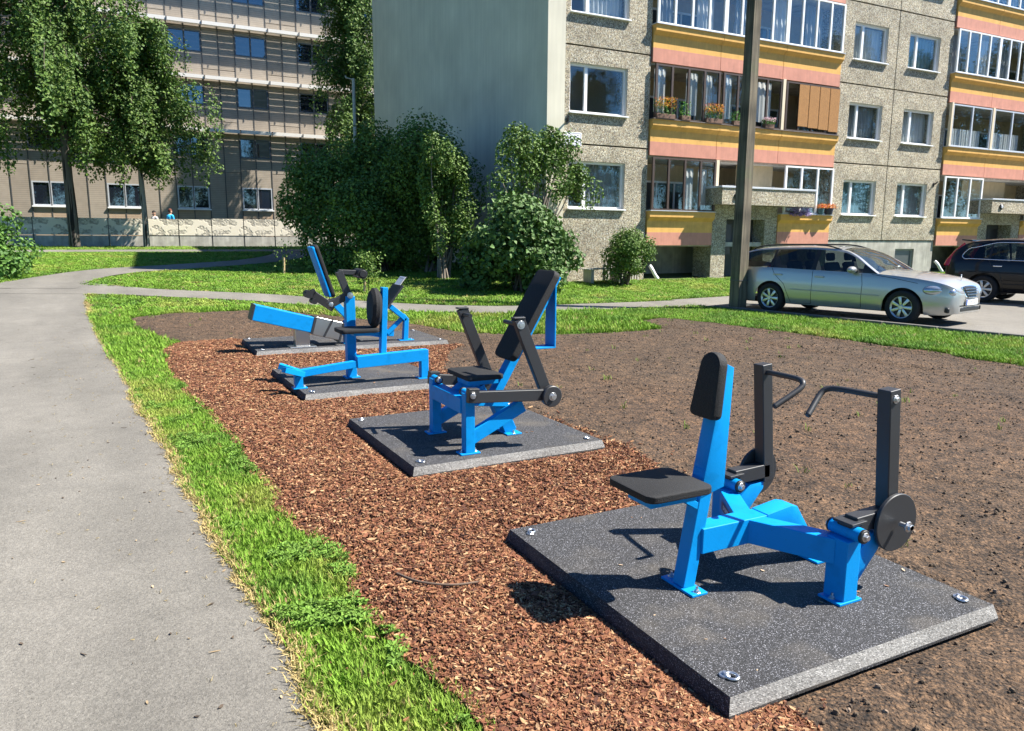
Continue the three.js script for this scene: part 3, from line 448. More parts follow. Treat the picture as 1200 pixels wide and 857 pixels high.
// --- machine 4: leg press with sloping blue box. Local frame: x = world x - 2.8, z = world z + 10.75
{
  const o = thing('leg_press_machine', 'blue exercise machine with sloping box on a steel column and tilted foot plate', 'exercise machine', [2.8, 0, -10.75]);
  const z = 0.15;
  part(o, 'weight_box', bar([-1.34, 0.60, z], [-0.55, 0.388, z], 0.26, 0.215, 0.01), blue);
  part(o, 'box_end', bar([-1.36, 0.606, z], [-1.335, 0.599, z], 0.262, 0.217, 0.004), darkSteel);
  part(o, 'collar', bar([-0.57, 0.393, z], [-0.535, 0.383, z], 0.275, 0.235, 0.004), darkSteel);
  part(o, 'steel_sleeve', bar([-0.545, 0.386, z], [-0.17, 0.285, z], 0.25, 0.26, 0.012), stainless);
  part(o, 'sleeve_rib', merge([bar([-0.42, 0.22, z + 0.128], [-0.29, 0.45, z + 0.128], 0.03, 0.012, 0.002, [0, 0, 1]), bar([-0.185, 0.27, z], [-0.155, 0.262, z], 0.27, 0.28, 0.004)]), darkSteel);
  part(o, 'column', bx(-0.80, -0.60, MT + 0.012, 0.40, z - 0.08, z + 0.08, 0.012), stainless);
  part(o, 'base_plate', box(-0.70, MT + 0.006, z, 0.36, 0.012, 0.26, 0.003), galv);
  part(o, 'frame_beam', merge([bar([-0.16, 0.26, 0.05], [0.66, 0.20, 0.05], 0.10, 0.10, 0.005), bar([-0.20, 0.66, 0.10], [0.04, 0.40, 0.10], 0.12, 0.09, 0.005), bx(-0.09, 0.02, 0.11, 0.42, 0.04, 0.16, 0.005)]), blue);
  footPlate(o, -0.03, 0.10, 0.16, 0.20);
  const d = V(-0.23, 0.72, 0).normalize(), c = V(-0.375, 1.11, -0.05);
  const bp = extr(roundRect(0.34, 0.74, 0.03), 0.03, 0.004, 6); RY(bp, -Math.PI / 2); RZ(bp, -Math.atan2(d.x, d.y)); T(bp, c.x, c.y, c.z); part(o, 'back_plate', bp, blue);
  const pd = extr(roundRect(0.36, 0.77, 0.06), 0.05, 0.012, 6); RY(pd, -Math.PI / 2); RZ(pd, -Math.atan2(d.x, d.y)); T(pd, c.x + 0.045, c.y + 0.014, c.z); part(o, 'back_pad', pd, padMat);
  const seat = extr(roundRect(0.36, 0.36, 0.05), 0.05, 0.012, 6); RX(seat, Math.PI / 2); RZ(seat, 0.18); T(seat, -0.13, 0.70, -0.05); part(o, 'seat', seat, padMat);
  part(o, 'carriage', merge([bar([-0.50, 0.80, 0.06], [-0.22, 0.60, 0.06], 0.12, 0.11, 0.01), bar([-0.52, 0.86, 0.02], [-0.44, 0.70, 0.02], 0.1, 0.1, 0.01)]), blackPlastic);
  part(o, 'carriage_roller', merge([cyl([-0.57, 0.81, -0.03], [-0.57, 0.81, 0.16], 0.055, 0.055, 24), cyl([-0.50, 0.71, -0.03], [-0.50, 0.71, 0.16], 0.04, 0.04, 20)]), blackPlastic);
  // foot plate and its frame
  const fd = V(0.33, 0.40, 0).normalize();
  part(o, 'press_plate', bar([0.46, 0.50, -0.02], [0.78, 0.90, -0.02], 0.46, 0.03, 0.004, [-fd.y, fd.x, 0]), darkSteel);
  part(o, 'plate_frame', merge([bar([0.60, 0.60, 0.12], [0.84, 0.40, 0.12], 0.09, 0.07, 0.005), bar([0.84, 0.42, 0.12], [0.82, MT + 0.01, 0.12], 0.09, 0.07, 0.005, [1, 0, 0]), bar([0.55, 0.20, 0.10], [0.84, 0.46, 0.10], 0.05, 0.06, 0.004)]), blue);
  footPlate(o, 0.83, 0.12, 0.22, 0.16);
  const tx = canvasTex(128, 96, (g, w, h) => { g.fillStyle = '#e8e8ea'; g.fillRect(0, 0, w, h); g.fillStyle = '#4a4f58'; for (let r = 0; r < 6; r++) for (let k = 0; k < 7; k++) g.fillRect(12 + k * 15, 14 + r * 13, r ? 11 : 13, r ? 3 : 8); });
  const card = new THREE.PlaneGeometry(0.24, 0.15); card.rotateY(-Math.PI / 2); card.rotateZ(-Math.atan2(fd.x, fd.y)); card.translate(0.79 - 0.0, 0.985, 0.02);
  part(o, 'instruction_plate', merge([bar([0.755, 0.91, 0.02], [0.845, 1.025, 0.02], 0.25, 0.006, 0.001, [-fd.y, fd.x, 0])]), std([0.75, 0.75, 0.76], 0.5));
  card.translate(0.0, 0.0, 0); part(o, 'instruction_print', card.translate(0.004 - fd.y * 0.004, -0.018 + fd.x * 0.004, 0), std(0xffffff, 0.6, { map: tx, side: THREE.DoubleSide }));
}
// ---------------------------------------------------------------- leaves, limbs
const leafMat = phy([1, 1, 1], 0.62, { vertexColors: true, side: THREE.DoubleSide, transmission: 0.28, thickness: 0, specularIntensity: 0.5 });
function leafMass(R, n, posFn, size, pal, up = 0.5, hang = 0) {   // n folded leaves; posFn(R) -> [x, y, z, nx?, ny?, nz?]
  const pos = new Float32Array(n * 18), col = new Float32Array(n * 18), d = V(), nn = V(), s = V();
  for (let i = 0; i < n; i++) {
    const p = posFn(R); const L = size * (0.6 + 0.8 * R());
    nn.set((R() - 0.5) * 2, (R() - 0.5) * 2 + up * 1.4, (R() - 0.5) * 2); if (p.length > 3) { nn.x += p[3] * 1.3; nn.y += p[4] * 1.3; nn.z += p[5] * 1.3; } nn.normalize();
    d.set((R() - 0.5) * 2, (R() - 0.5) * 2 - hang, (R() - 0.5) * 2); d.addScaledVector(nn, -d.dot(nn)).normalize(); s.crossVectors(nn, d);
    const w = L * 0.42, f = L * 0.14, A = [p[0], p[1], p[2]], C = [p[0] + d.x * L, p[1] + d.y * L, p[2] + d.z * L], m = 0.45 * L;
    const B = [p[0] + d.x * m + s.x * w + nn.x * f, p[1] + d.y * m + s.y * w + nn.y * f, p[2] + d.z * m + s.z * w + nn.z * f], D = [p[0] + d.x * m - s.x * w + nn.x * f, p[1] + d.y * m - s.y * w + nn.y * f, p[2] + d.z * m - s.z * w + nn.z * f];
    const a = pal[Math.floor(R() * pal.length)], b = pal[Math.floor(R() * pal.length)], t = R(), k = 0.75 + 0.5 * R(); let o = i * 18;
    for (const q of [A, B, C, A, C, D]) { pos[o] = q[0]; pos[o + 1] = q[1]; pos[o + 2] = q[2]; col[o] = lerp(a[0], b[0], t) * k; col[o + 1] = lerp(a[1], b[1], t) * k; col[o + 2] = lerp(a[2], b[2], t) * k; o += 3; }
  }
  const g = new THREE.BufferGeometry(); g.setAttribute('position', new THREE.BufferAttribute(pos, 3)); g.setAttribute('color', new THREE.BufferAttribute(col, 3)); g.computeVertexNormals(); return g;
}
function limb(pts, r0, r1, rad = 7, seg = 10) {         // tapered tube through pts
  const c = new THREE.CatmullRomCurve3(pts.map(p => V(...p)), false, 'centripetal'), g = new THREE.TubeGeometry(c, seg, 1, rad, false), p = g.attributes.position;
  for (let i = 0; i <= seg; i++) { const q = c.getPointAt(i / seg), r = lerp(r0, r1, i / seg); for (let j = 0; j <= rad; j++) { const k = i * (rad + 1) + j, w = r * (1 + 0.12 * (hash(i * 7 + j % rad, Math.round(r0 * 999)) - 0.5)); p.setXYZ(k, q.x + (p.getX(k) - q.x) * w, q.y + (p.getY(k) - q.y) * w, q.z + (p.getZ(k) - q.z) * w); } }
  g.computeVertexNormals(); return clean(g);
}
// ---------------------------------------------------------------- apartment block (facade plane z = -19.2)
const pebbleTex = texture(1024, (() => {
  const N = 64, cells = [], R = rng(501); for (let i = 0; i < N * N; i++) cells.push([R(), R(), R()]);
  const pal = [[0.92, 0.88, 0.76], [0.83, 0.78, 0.67], [0.96, 0.93, 0.84], [0.62, 0.57, 0.48], [0.88, 0.80, 0.68], [0.99, 0.97, 0.90], [0.76, 0.72, 0.63]];
  return (u, v) => { const x = u * N, y = v * N, i = Math.floor(x), j = Math.floor(y); let b = 9, b2 = 9, k = 0; for (let p = -1; p <= 1; p++) for (let q = -1; q <= 1; q++) { const a = ((i + p + N) % N) + ((j + q + N) % N) * N, c = cells[a], d = Math.hypot(i + p + c[0] - x, j + q + c[1] - y); if (d < b) { b2 = b; b = d; k = a; } else if (d < b2) b2 = d; } const e = sstep(0.02, 0.30, b2 - b), c = pal[Math.floor(cells[k][2] * pal.length)], m = 0.92 + 0.25 * (fbm(u * 6, v * 6, 3, 6) - 0.5); return c.map(q => lerp(0.44, q, e) * m); };
})(), 0.52);
const pebbleBump = texture(512, (() => { const N = 64, cells = [], R = rng(501); for (let i = 0; i < N * N; i++) cells.push([R(), R(), R()]); return (u, v) => { const x = u * N, y = v * N, i = Math.floor(x), j = Math.floor(y); let b = 9, b2 = 9; for (let p = -1; p <= 1; p++) for (let q = -1; q <= 1; q++) { const c = cells[((i + p + N) % N) + ((j + q + N) % N) * N], d = Math.hypot(i + p + c[0] - x, j + q + c[1] - y); if (d < b) { b2 = b; b = d; } else if (d < b2) b2 = d; } const e = sstep(0, 0.5, b2 - b); return [e, e, e]; }; })(), 0.52, false);
const pebble = std([1, 0.98, 0.92], 0.95, { map: pebbleTex, bumpMap: pebbleBump, bumpScale: 0.014 });
const plasterTex = texture(512, (u, v) => { const s = fbm(u * 48, v * 3, 4, 3 * 1) * 0 + vnoise(u * 64, v * 4, 64, 4) * 0.5 + vnoise(u * 160, v * 6, 160, 6) * 0.5, a = fbm(u * 6, v * 6, 4, 6), k = 0.80 + 0.06 * (s - 0.5) + 0.10 * (a - 0.5); return [k, k, k * 0.97]; }, 0.16);
const greyPlaster = std([1, 0.94, 0.80], 0.95, { map: plasterTex });
const concreteTex = texture(512, (u, v, x, y) => { const k = 0.68 + 0.2 * (fbm(u * 10, v * 10, 4, 10) - 0.5) + 0.07 * (hash(x, y) - 0.5) + 0.1 * (vnoise(u * 40, v * 3, 40, 3) - 0.5); return [k, k * 0.98, k * 0.93]; }, 0.4);
const concrete = std([0.92, 0.92, 0.9], 0.95, { map: concreteTex });
const jointMat = std([0.20, 0.18, 0.16], 1);
const paintGrain = texture(512, (u, v, x, y) => { const k = 0.90 + 0.10 * (fbm(u * 14, v * 14, 4, 14) - 0.5) + 0.04 * (vnoise(u * 50, v * 4, 50, 4) - 0.5) + 0.04 * (hash(x, y) - 0.5); return [k, k, k]; }, 0.5);
const yellow = std([0.82, 0.465, 0.12], 0.85, { map: paintGrain }), pink = std([0.65, 0.29, 0.205], 0.85, { map: paintGrain });
const cream = std([0.60, 0.47, 0.28], 0.85, { map: paintGrain });
const whiteFrame = std([0.80, 0.80, 0.79], 0.4), brownFrame = std([0.055, 0.035, 0.026], 0.55), creamFrame = std([0.66, 0.56, 0.40], 0.6);
const sillMetal = std([0.55, 0.57, 0.60], 0.45, { metalness: 0.3 }), capMetal = std([0.16, 0.13, 0.11], 0.6);
const glass = phy([0.93, 0.96, 0.97], 0.015, { transmission: 1, thickness: 0, ior: 1.5, specularIntensity: 1 });
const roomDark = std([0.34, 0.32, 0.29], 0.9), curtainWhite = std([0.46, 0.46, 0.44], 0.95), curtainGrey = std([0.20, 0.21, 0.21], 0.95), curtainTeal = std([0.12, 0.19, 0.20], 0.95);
const apt = thing('apartment_building', 'apartment block of pebbled concrete panels with yellow and pink balconies and grey gable wall', 'building', [0, 0, 0]);
const FZ = -19.2, BACK = -35.6, TOP = 15.7, X0 = 10.84, X1 = 44.6;
const fl = (n) => 2.70 * (n - 1);                       // floor n, sill of floor 1 at 2.47
const SHADOW_STEP = -27.5, LOW = 12.35, ins = FZ - 0.35;                                  // inner side of the facade panels; rear roof stepped down to shape its shadow
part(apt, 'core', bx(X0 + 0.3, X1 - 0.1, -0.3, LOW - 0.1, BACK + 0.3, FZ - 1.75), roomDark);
part(apt, 'gable_wall', bx(X0, X0 + 0.3, -0.4, TOP, SHADOW_STEP, FZ - 0.36), greyPlaster); part(apt, 'gable_wall', bx(X0, X0 + 0.3, -0.4, LOW, BACK, SHADOW_STEP - 0.004), greyPlaster);
part(apt, 'gable_edge', bx(X0 - 0.012, X0 + 0.56, -0.4, TOP + 0.05, FZ - 0.36, FZ + 0.03), greyPlaster);
part(apt, 'rear_wall', bx(X0 + 0.3, X1, -0.4, LOW, BACK, BACK + 0.3), pebble); part(apt, 'rear_wall', bx(X0 + 0.3, X1, LOW + 0.03, TOP, SHADOW_STEP, SHADOW_STEP + 0.3), pebble);
part(apt, 'end_wall', bx(X1 - 0.3, X1, -0.4, LOW, BACK + 0.3, FZ - 0.36), greyPlaster);
part(apt, 'roof', bx(X0 + 0.05, X1 - 0.05, TOP - 0.1, TOP + 0.02, SHADOW_STEP + 0.1, FZ - 0.4), concrete); part(apt, 'roof', bx(X0 + 0.05, X1 - 0.05, LOW - 0.1, LOW + 0.02, BACK + 0.1, SHADOW_STEP - 0.01), concrete);
// a wall panel with one window opening, built from four blocks in one mesh
function wallPanel(x0, x1, y0, y1, w) {
  const j = 0.014, z0 = ins, z1 = FZ; x0 += j; x1 -= j; y0 += j; y1 -= j;
  if (!w) return part(apt, 'wall_panel', bx(x0, x1, y0, y1, z0, z1), pebble);
  const [a, b, c, d] = w; const sh = new THREE.Shape([[x0, y0], [x1, y0], [x1, y1], [x0, y1]].map(p => new THREE.Vector2(...p))); sh.holes.push(new THREE.Path([[a, c], [a, d], [b, d], [b, c]].map(p => new THREE.Vector2(...p))));
  const g = new THREE.ExtrudeGeometry(sh, { depth: z1 - z0, bevelEnabled: true, bevelSize: 0.008, bevelThickness: 0.008, bevelOffset: -0.008, bevelSegments: 1 }); g.translate(0, 0, z0 - 0.004); return part(apt, 'wall_panel', uvm(clean(g)), pebble);
}
function curtain(x0, x1, y0, y1, z, folds, m, amp = 0.025) {
  const n = folds * 6, g = sheet(1, n, (t, s) => [lerp(x0, x1, s), lerp(y0, y1, t), z + amp * Math.sin(s * folds * 6.283) + amp * 0.4 * Math.sin(s * folds * 2.7 + x0)]); return part(apt, 'curtain', g, new THREE.MeshStandardMaterial({ color: m.color, roughness: 0.95, side: THREE.DoubleSide }));
}
function win(x0, x1, y0, y1, kind) {                    // white two-sash window, set back in the panel
  const o = sub(apt, 'window'), z = FZ - 0.13, f = 0.065, sx = lerp(x0, x1, 0.30);
  part(o, 'frame', merge([bx(x0, x1, y0, y0 + f, z - 0.035, z + 0.035), bx(x0, x1, y1 - f, y1, z - 0.035, z + 0.035), bx(x0, x0 + f, y0 + f, y1 - f, z - 0.034, z + 0.034), bx(x1 - f, x1, y0 + f, y1 - f, z - 0.034, z + 0.034), bx(sx - f * 0.75, sx + f * 0.75, y0 + f, y1 - f, z - 0.033, z + 0.04)]), whiteFrame);
  part(o, 'pane', bx(x0 + f, sx - f * 0.75, y0 + f, y1 - f, z - 0.006, z + 0.006), glass); part(o, 'pane', bx(sx + f * 0.75, x1 - f, y0 + f, y1 - f, z - 0.006, z + 0.006), glass);
  part(o, 'sill', box((x0 + x1) / 2, y0 - 0.02, FZ - 0.02, x1 - x0 + 0.06, 0.035, 0.24, 0.006), whiteFrame);
  part(o, 'reveal', merge([bx(x0 - 0.004, x0 + 0.004, y0, y1, FZ - 0.095, FZ - 0.012), bx(x1 - 0.004, x1 + 0.004, y0, y1, FZ - 0.095, FZ - 0.012), bx(x0, x1, y1 - 0.004, y1 + 0.004, FZ - 0.095, FZ - 0.012)]), std([0.50, 0.50, 0.48], 0.9));
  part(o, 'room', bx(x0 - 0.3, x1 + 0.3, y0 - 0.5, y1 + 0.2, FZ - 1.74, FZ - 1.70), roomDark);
  if (kind) curtain(kind[0] * (x1 - x0) + x0, kind[1] * (x1 - x0) + x0, y0 + 0.05, y1 - 0.05, FZ - 0.33, kind[2], kind[3]);
}
const NF = 5;
for (let n = 1; n <= NF; n++) {
  const s = fl(n), y0 = n === 1 ? -0.4 : 1.60 + s, y1 = n === NF ? TOP : 4.29 + s;
  wallPanel(11.40, 14.40, y0, y1, [11.58, 13.55, 2.47 + s, 3.82 + s]);
  win(11.58, 13.55, 2.47 + s, 3.82 + s, [null, [0.35, 0.98, 7, curtainGrey], null, [0.3, 0.98, 9, curtainWhite], null, null][n] || undefined);
  for (const [a, b, k] of [[22.45, 25.31, 23.05], [25.31, 28.42, 25.95]]) {
    wallPanel(a, b, n === 1 ? 1.58 : y0, y1, [k, k + 1.72, 2.50 + s * 0.985, 3.72 + s * 0.985]);
    win(k, k + 1.72, 2.50 + s * 0.985, 3.72 + s * 0.985, [0, 1, (k > 24 ? 6 : 8) + n, [curtainGrey, curtainTeal, curtainGrey, curtainWhite, curtainTeal][(n + (k > 24 ? 1 : 0)) % 5]]);
  }
  wallPanel(36.55, 44.55, y0, y1, null);
}
// plinth and basement window
part(apt, 'plinth', merge([bx(22.45, 26.2, -0.4, 1.57, ins, FZ - 0.03), bx(27.3, 28.42, -0.4, 1.57, ins, FZ - 0.03), bx(26.2, 27.3, 1.27, 1.57, ins, FZ - 0.03), bx(26.2, 27.3, -0.4, 0.42, ins, FZ - 0.03)]), concrete);
{ const o = sub(apt, 'basement_window'); part(o, 'frame', merge([bx(26.2, 27.3, 0.42, 0.48, FZ - 0.16, FZ - 0.10), bx(26.2, 27.3, 1.21, 1.27, FZ - 0.16, FZ - 0.10), bx(26.2, 26.27, 0.48, 1.21, FZ - 0.16, FZ - 0.10), bx(27.23, 27.3, 0.48, 1.21, FZ - 0.16, FZ - 0.10)]), std([0.30, 0.30, 0.29], 0.8)); part(o, 'pane', bx(26.27, 27.23, 0.48, 1.21, FZ - 0.14, FZ - 0.12), std([0.07, 0.075, 0.075], 0.35)); }
// balcony parapet: lower pink band, yellow band, overhanging ledge, metal cap
function parapet(x0, x1, yb, yt, seams, capM = capMetal) {
  const o = sub(apt, 'balcony_parapet'), zf = FZ + 0.05, ym = yb + 0.40, xs = [x0, ...seams, x1];
  const rz = 0.12, prof = [[-0.16, yt - 0.32], [0.0, yt - 0.32], [rz, yt - 0.20], [rz, yt - 0.025], [-0.16, yt - 0.025]];
  for (let i = 1; i < xs.length; i++) {
    const a = xs[i - 1] + (i > 1 ? 0.008 : 0), b = xs[i] - (i < xs.length - 1 ? 0.008 : 0);
    part(o, 'pink_band', bx(a, b, yb, ym, zf - 0.12, zf + 0.003), pink); part(o, 'yellow_band', bx(a, b, ym, yt - 0.32, zf - 0.12, zf), yellow);
    const g = extr(prof, b - a, 0); g.rotateY(-Math.PI / 2); g.translate((a + b) / 2, 0, 0); const p = g.attributes.position; for (let q = 0; q < p.count; q++) p.setZ(q, zf + p.getZ(q)); part(o, 'ledge', uvm(clean(g)), yellow);
  }
  part(o, 'side_panel', merge([bx(x0 + 0.003, x0 + 0.09, yb + 0.003, yt - 0.41, FZ - 1.2, zf - 0.123), bx(x1 - 0.09, x1 - 0.003, yb + 0.003, yt - 0.41, FZ - 1.2, zf - 0.123)]), yellow);
  part(o, 'cap', bx(x0 - 0.01, x1 + 0.01, yt - 0.023, yt, zf - 0.2, zf + rz + 0.045), capM);
  return o;
}
// glazing: mullion positions as x; panes between
function glazing(x0, x1, y0, y1, n, m, thick = [], open = [], z = FZ + 0.12) {
  const o = sub(apt, 'balcony_glazing'), f = 0.05; part(o, 'rail', bx(x0, x1, y0, y0 + f, z - 0.03, z + 0.03), m); part(o, 'rail', bx(x0, x1, y1 - f, y1, z - 0.03, z + 0.03), m);
  for (let i = 0; i <= n; i++) { const x = lerp(x0, x1, i / n), w = thick.includes(i) ? 0.075 : 0.036; part(o, 'mullion', bx(clamp(x - w, x0, x1), clamp(x + w, x0, x1), y0 + f, y1 - f, z - 0.029, z + 0.034), m); if (i < n && !open.includes(i)) part(o, 'pane', bx(x + w, lerp(x0, x1, (i + 1) / n) - (thick.includes(i + 1) ? 0.075 : 0.036), y0 + f, y1 - f, z - 0.005, z + 0.005), glass); }
  return o;
}
function loggia(x0, x1) {                               // slabs, back wall, side cheeks on every floor
  for (let n = 1; n <= NF; n++) {
    const s = fl(n); part(apt, 'balcony_slab', bx(x0, x1, 1.36 + s - (n === 1 ? 0.0 : 0.0), 1.50 + s, FZ - 1.70, FZ - 0.075), concrete);
    part(apt, 'loggia_back', bx(x0, x1, 1.5 + s, n === NF ? TOP - 0.12 : 4.06 + s, FZ - 1.74, FZ - 1.66), cream);
    const y = 2.05 + s; for (const k of [0.10, 0.58]) { const a = lerp(x0, x1, k), o = sub(apt, 'loggia_window'); part(o, 'frame', merge([bx(a, a + 2.3, y, y + 0.06, FZ - 1.655, FZ - 1.60), bx(a, a + 2.3, y + 1.4, y + 1.46, FZ - 1.655, FZ - 1.60), ...[0, 0.75, 1.5, 2.24].map(q => bx(a + q, a + q + 0.06, y + 0.06, y + 1.4, FZ - 1.655, FZ - 1.60))]), whiteFrame); part(o, 'pane', bx(a + 0.06, a + 2.24, y + 0.06, y + 1.4, FZ - 1.64, FZ - 1.63), std([0.06, 0.065, 0.07], 0.05)); }
  }
  for (const x of [x0, x1]) part(apt, 'loggia_cheek', bx(x - 0.08, x + 0.08, -0.4, TOP - 0.12, FZ - 1.70, FZ - 0.36), pebble);
  part(apt, 'cellar_wall', bx(x0, x1, -0.4, 1.355, FZ - 1.72, FZ - 1.66), concrete);
}
for (const [bx0, col] of [[14.42, 0], [28.46, 1]]) {
  const bx1 = bx0 + 8.0, q = (k) => bx0 + k;
  loggia(bx0, bx1);
  for (let n = 2; n <= NF; n++) { const s = fl(n); parapet(bx0, bx1, 1.42 + s, 2.49 + s, [q(2.62), q(5.3)], n === 2 && !col ? capMetal : sillMetal); }
  // floor 1: two short parapets either side of the entrance
  parapet(bx0, q(2.6), 1.40, 2.47, [], sillMetal); parapet(q(5.5), bx1, 1.46, 2.47, [], sillMetal);
  // floors 3 and up: white glazing
  for (let n = 3; n <= NF; n++) { const s = fl(n); glazing(q(0.06), q(7.94), 2.49 + s, 4.06 + s, n === 3 ? 12 : 11, whiteFrame, [0, 4, 8, 12]); for (let k = 0; k < 5; k++) curtain(q(0.3 + k * 1.55), q(0.9 + k * 1.6), 2.5 + s, 3.95 + s, FZ - 0.25, 4, k % 2 ? curtainWhite : curtainGrey); }
  if (!col) {
    const s = fl(2); glazing(q(0.06), q(2.58), 2.49 + s, 4.06 + s, 4, brownFrame, [0, 4], [1]); glazing(q(2.70), q(5.2), 2.49 + s, 4.06 + s, 4, brownFrame, [0], [2]);
    part(apt, 'post', bx(q(5.24), q(5.36), 2.49 + s, 4.1 + s, FZ + 0.06, FZ + 0.17), creamFrame); glazing(q(5.42), q(7.94), 2.49 + s, 4.06 + s, 4, brownFrame, [0, 4], [0]);
    for (const [a, b] of [[0.12, 0.55], [1.35, 1.8], [2.0, 2.4], [2.8, 3.2], [4.3, 4.9]]) curtain(q(a), q(b), 2.7 + s, 3.95 + s, FZ - 0.02, 3, curtainWhite, 0.012);
    const bl = texture(256, (u, v, x, y) => { const k = (y % 8 < 2 ? 0.55 : 0.8) * (0.85 + 0.3 * vnoise(u * 30, v * 60, 30, 60)); return [0.86 * k, 0.62 * k, 0.36 * k]; }, 2);
    for (let k = 0; k < 4; k++) part(apt, 'bamboo_blind', bx(q(5.98 + k * 0.49), q(6.44 + k * 0.49), 2.56 + s + (k === 3 ? 0.02 : 0.1 - 0.02 * k), 4.0 + s, FZ + 0.165, FZ + 0.18), std([0.9, 0.9, 0.9], 0.9, { map: bl }));
    glazing(q(0.06), q(2.58), 2.47, 4.06, 4, brownFrame, [0, 4]); for (const [a, b] of [[1.55, 1.85], [2.05, 2.4]]) curtain(q(a), q(b), 2.5, 3.8, FZ - 0.1, 2, curtainWhite, 0.012);
    part(apt, 'post', bx(q(2.62), q(2.74), 3.27, 4.1, FZ - 0.02, FZ + 0.1), creamFrame);
    glazing(q(5.62), q(7.94), 2.47, 4.06, 3, whiteFrame, [0, 3]);
    part(apt, 'yellow_infill', bx(q(4.0), q(5.58), 2.7, 4.06, FZ - 0.5, FZ - 0.4), cream);
  } else {
    const s = fl(2); for (let k = 0; k < 3; k++) { part(apt, 'post', bx(q(k * 2.62 + (k ? 0 : 0.03)), q(k * 2.62 + 0.13), 2.49 + s, 4.1 + s, FZ + 0.06, FZ + 0.17), creamFrame); glazing(q(0.16 + k * 2.62), q(k * 2.62 + 2.58), 2.49 + s, 4.06 + s, 2, sillMetal, []); curtain(q(0.3 + k * 2.62), q(2.3 + k * 2.62), 2.5 + s, 3.2 + s, FZ - 0.1, 14, curtainWhite, 0.012); }
    glazing(q(0.06), q(2.5), 2.47, 4.06, 3, whiteFrame, [0, 3]); glazing(q(5.62), q(7.94), 2.47, 4.06, 3, whiteFrame, [0, 3]);
    part(apt, 'yellow_infill', bx(q(2.62), q(5.58), 2.7, 4.06, FZ - 0.9, FZ - 0.8), cream);
  }
  // entrance: pebbled piers, door and canopy box with its cap
  part(apt, 'entrance_pier', bx(q(2.62), q(3.22), -0.4, 2.70, FZ - 0.85, FZ + 0.03), pebble); part(apt, 'entrance_pier', bx(q(4.92), q(5.48), -0.4, 2.70, FZ - 0.85, FZ + 0.03), pebble); part(apt, 'entrance_lintel', bx(q(3.22), q(4.92), 2.25, 2.70, FZ - 0.85, FZ + 0.02), pebble);
  { const o = sub(apt, 'entrance_door'); part(o, 'leaf', bx(q(3.25), q(4.05), 0.3, 2.25, FZ - 0.55, FZ - 0.49), std([0.045, 0.05, 0.05], 0.75)); part(o, 'leaf', bx(q(4.08), q(4.9), 0.3, 2.25, FZ - 0.55, FZ - 0.49), std([0.045, 0.05, 0.05], 0.75)); part(o, 'pane', bx(q(3.38), q(3.92), 1.1, 2.1, FZ - 0.488, FZ - 0.48), std([0.02, 0.022, 0.025], 0.35)); part(o, 'pane', bx(q(4.2), q(4.78), 1.1, 2.1, FZ - 0.488, FZ - 0.48), std([0.02, 0.022, 0.025], 0.35)); part(o, 'handle', cyl([q(4.14), 0.95, FZ - 0.45], [q(4.14), 1.35, FZ - 0.45], 0.015), galv); }
  { const o = sub(apt, 'entrance_canopy'), cx0 = q(2.45), cx1 = q(6.55), cz1 = FZ + 0.62; part(o, 'fascia', bx(cx0, cx1, 2.69, 3.20, FZ + 0.33, cz1), pebble); part(o, 'fascia', bx(cx0, cx0 + 0.15, 2.69, 3.20, FZ - 0.5, FZ + 0.328), pebble); part(o, 'slab', bx(cx0 + 0.15, cx1 - 0.15, 2.71, 2.85, FZ - 0.6, FZ + 0.33), concrete); part(o, 'cap', box((cx0 + cx1) / 2, 3.235, FZ + 0.1, cx1 - cx0 + 0.1, 0.06, 1.1, 0.005), sillMetal); part(o, 'round_lamp', disc([q(3.05), 2.95, cz1 + 0.02], [0, 0, 1], 0.12, 0.05, 0.02, 24), blackPlastic); part(o, 'round_lamp', disc([q(3.05), 2.95, cz1 + 0.045], [0, 0, 1], 0.07, 0.03, 0.012, 24), std([0.5, 0.5, 0.5], 0.3)); }
}
// house number plate, flag holders, drain ends, cellar grille
{ const t = canvasTex(256, 144, (c, w, h) => { c.fillStyle = '#f1f0f6'; c.fillRect(0, 0, w, h); c.strokeStyle = '#3a3f55'; c.lineWidth = 6; c.strokeRect(8, 8, w - 16, h - 16); c.fillStyle = '#2b2f45'; c.font = 'bold 104px sans-serif'; c.textAlign = 'center'; c.textBaseline = 'middle'; c.fillText('159', w / 2, h / 2 + 4); });
  const o = thing('house_number_plate', 'white house number plate reading 159 on the pebbled wall corner', 'sign', [11.66, 4.42, FZ + 0.012]); part(o, 'plate', box(0, 0, 0, 0.66, 0.38, 0.02, 0.004), whiteFrame); const f = new THREE.PlaneGeometry(0.64, 0.36); f.translate(0, 0, 0.0125); part(o, 'number', f, std(0xffffff, 0.5, { map: t })); }
for (const [x, y, label] of [[11.52, 4.92, 'dark flag holder on the wall above the house number'], [28.05, 3.72, 'dark flag holder on the wall beside the far balcony']]) { const o = thing('flag_holder', label, 'flag holder', [x, y, FZ]); part(o, 'bracket', merge([box(0, 0, 0.012, 0.08, 0.14, 0.024, 0.004), cyl([0, 0, 0.02], [-0.14, 0.08, 0.26], 0.022, 0.026, 12)]), blackPlastic); }
for (const [x, y, label] of [[14.62, 0.34, 'white bent drain pipe end by the round shrub'], [28.62, 0.36, 'white bent drain pipe end behind the black car']]) { const o = thing('drain_pipe', label, 'pipe', [x, y, FZ + 0.12]); part(o, 'elbow', tube([[0.02, 0.42, -0.14], [0.01, 0.30, 0.0], [0.06, 0.16, 0.06], [0.14, 0.02, 0.12]], 0.055, 20, 14), whiteFrame); }
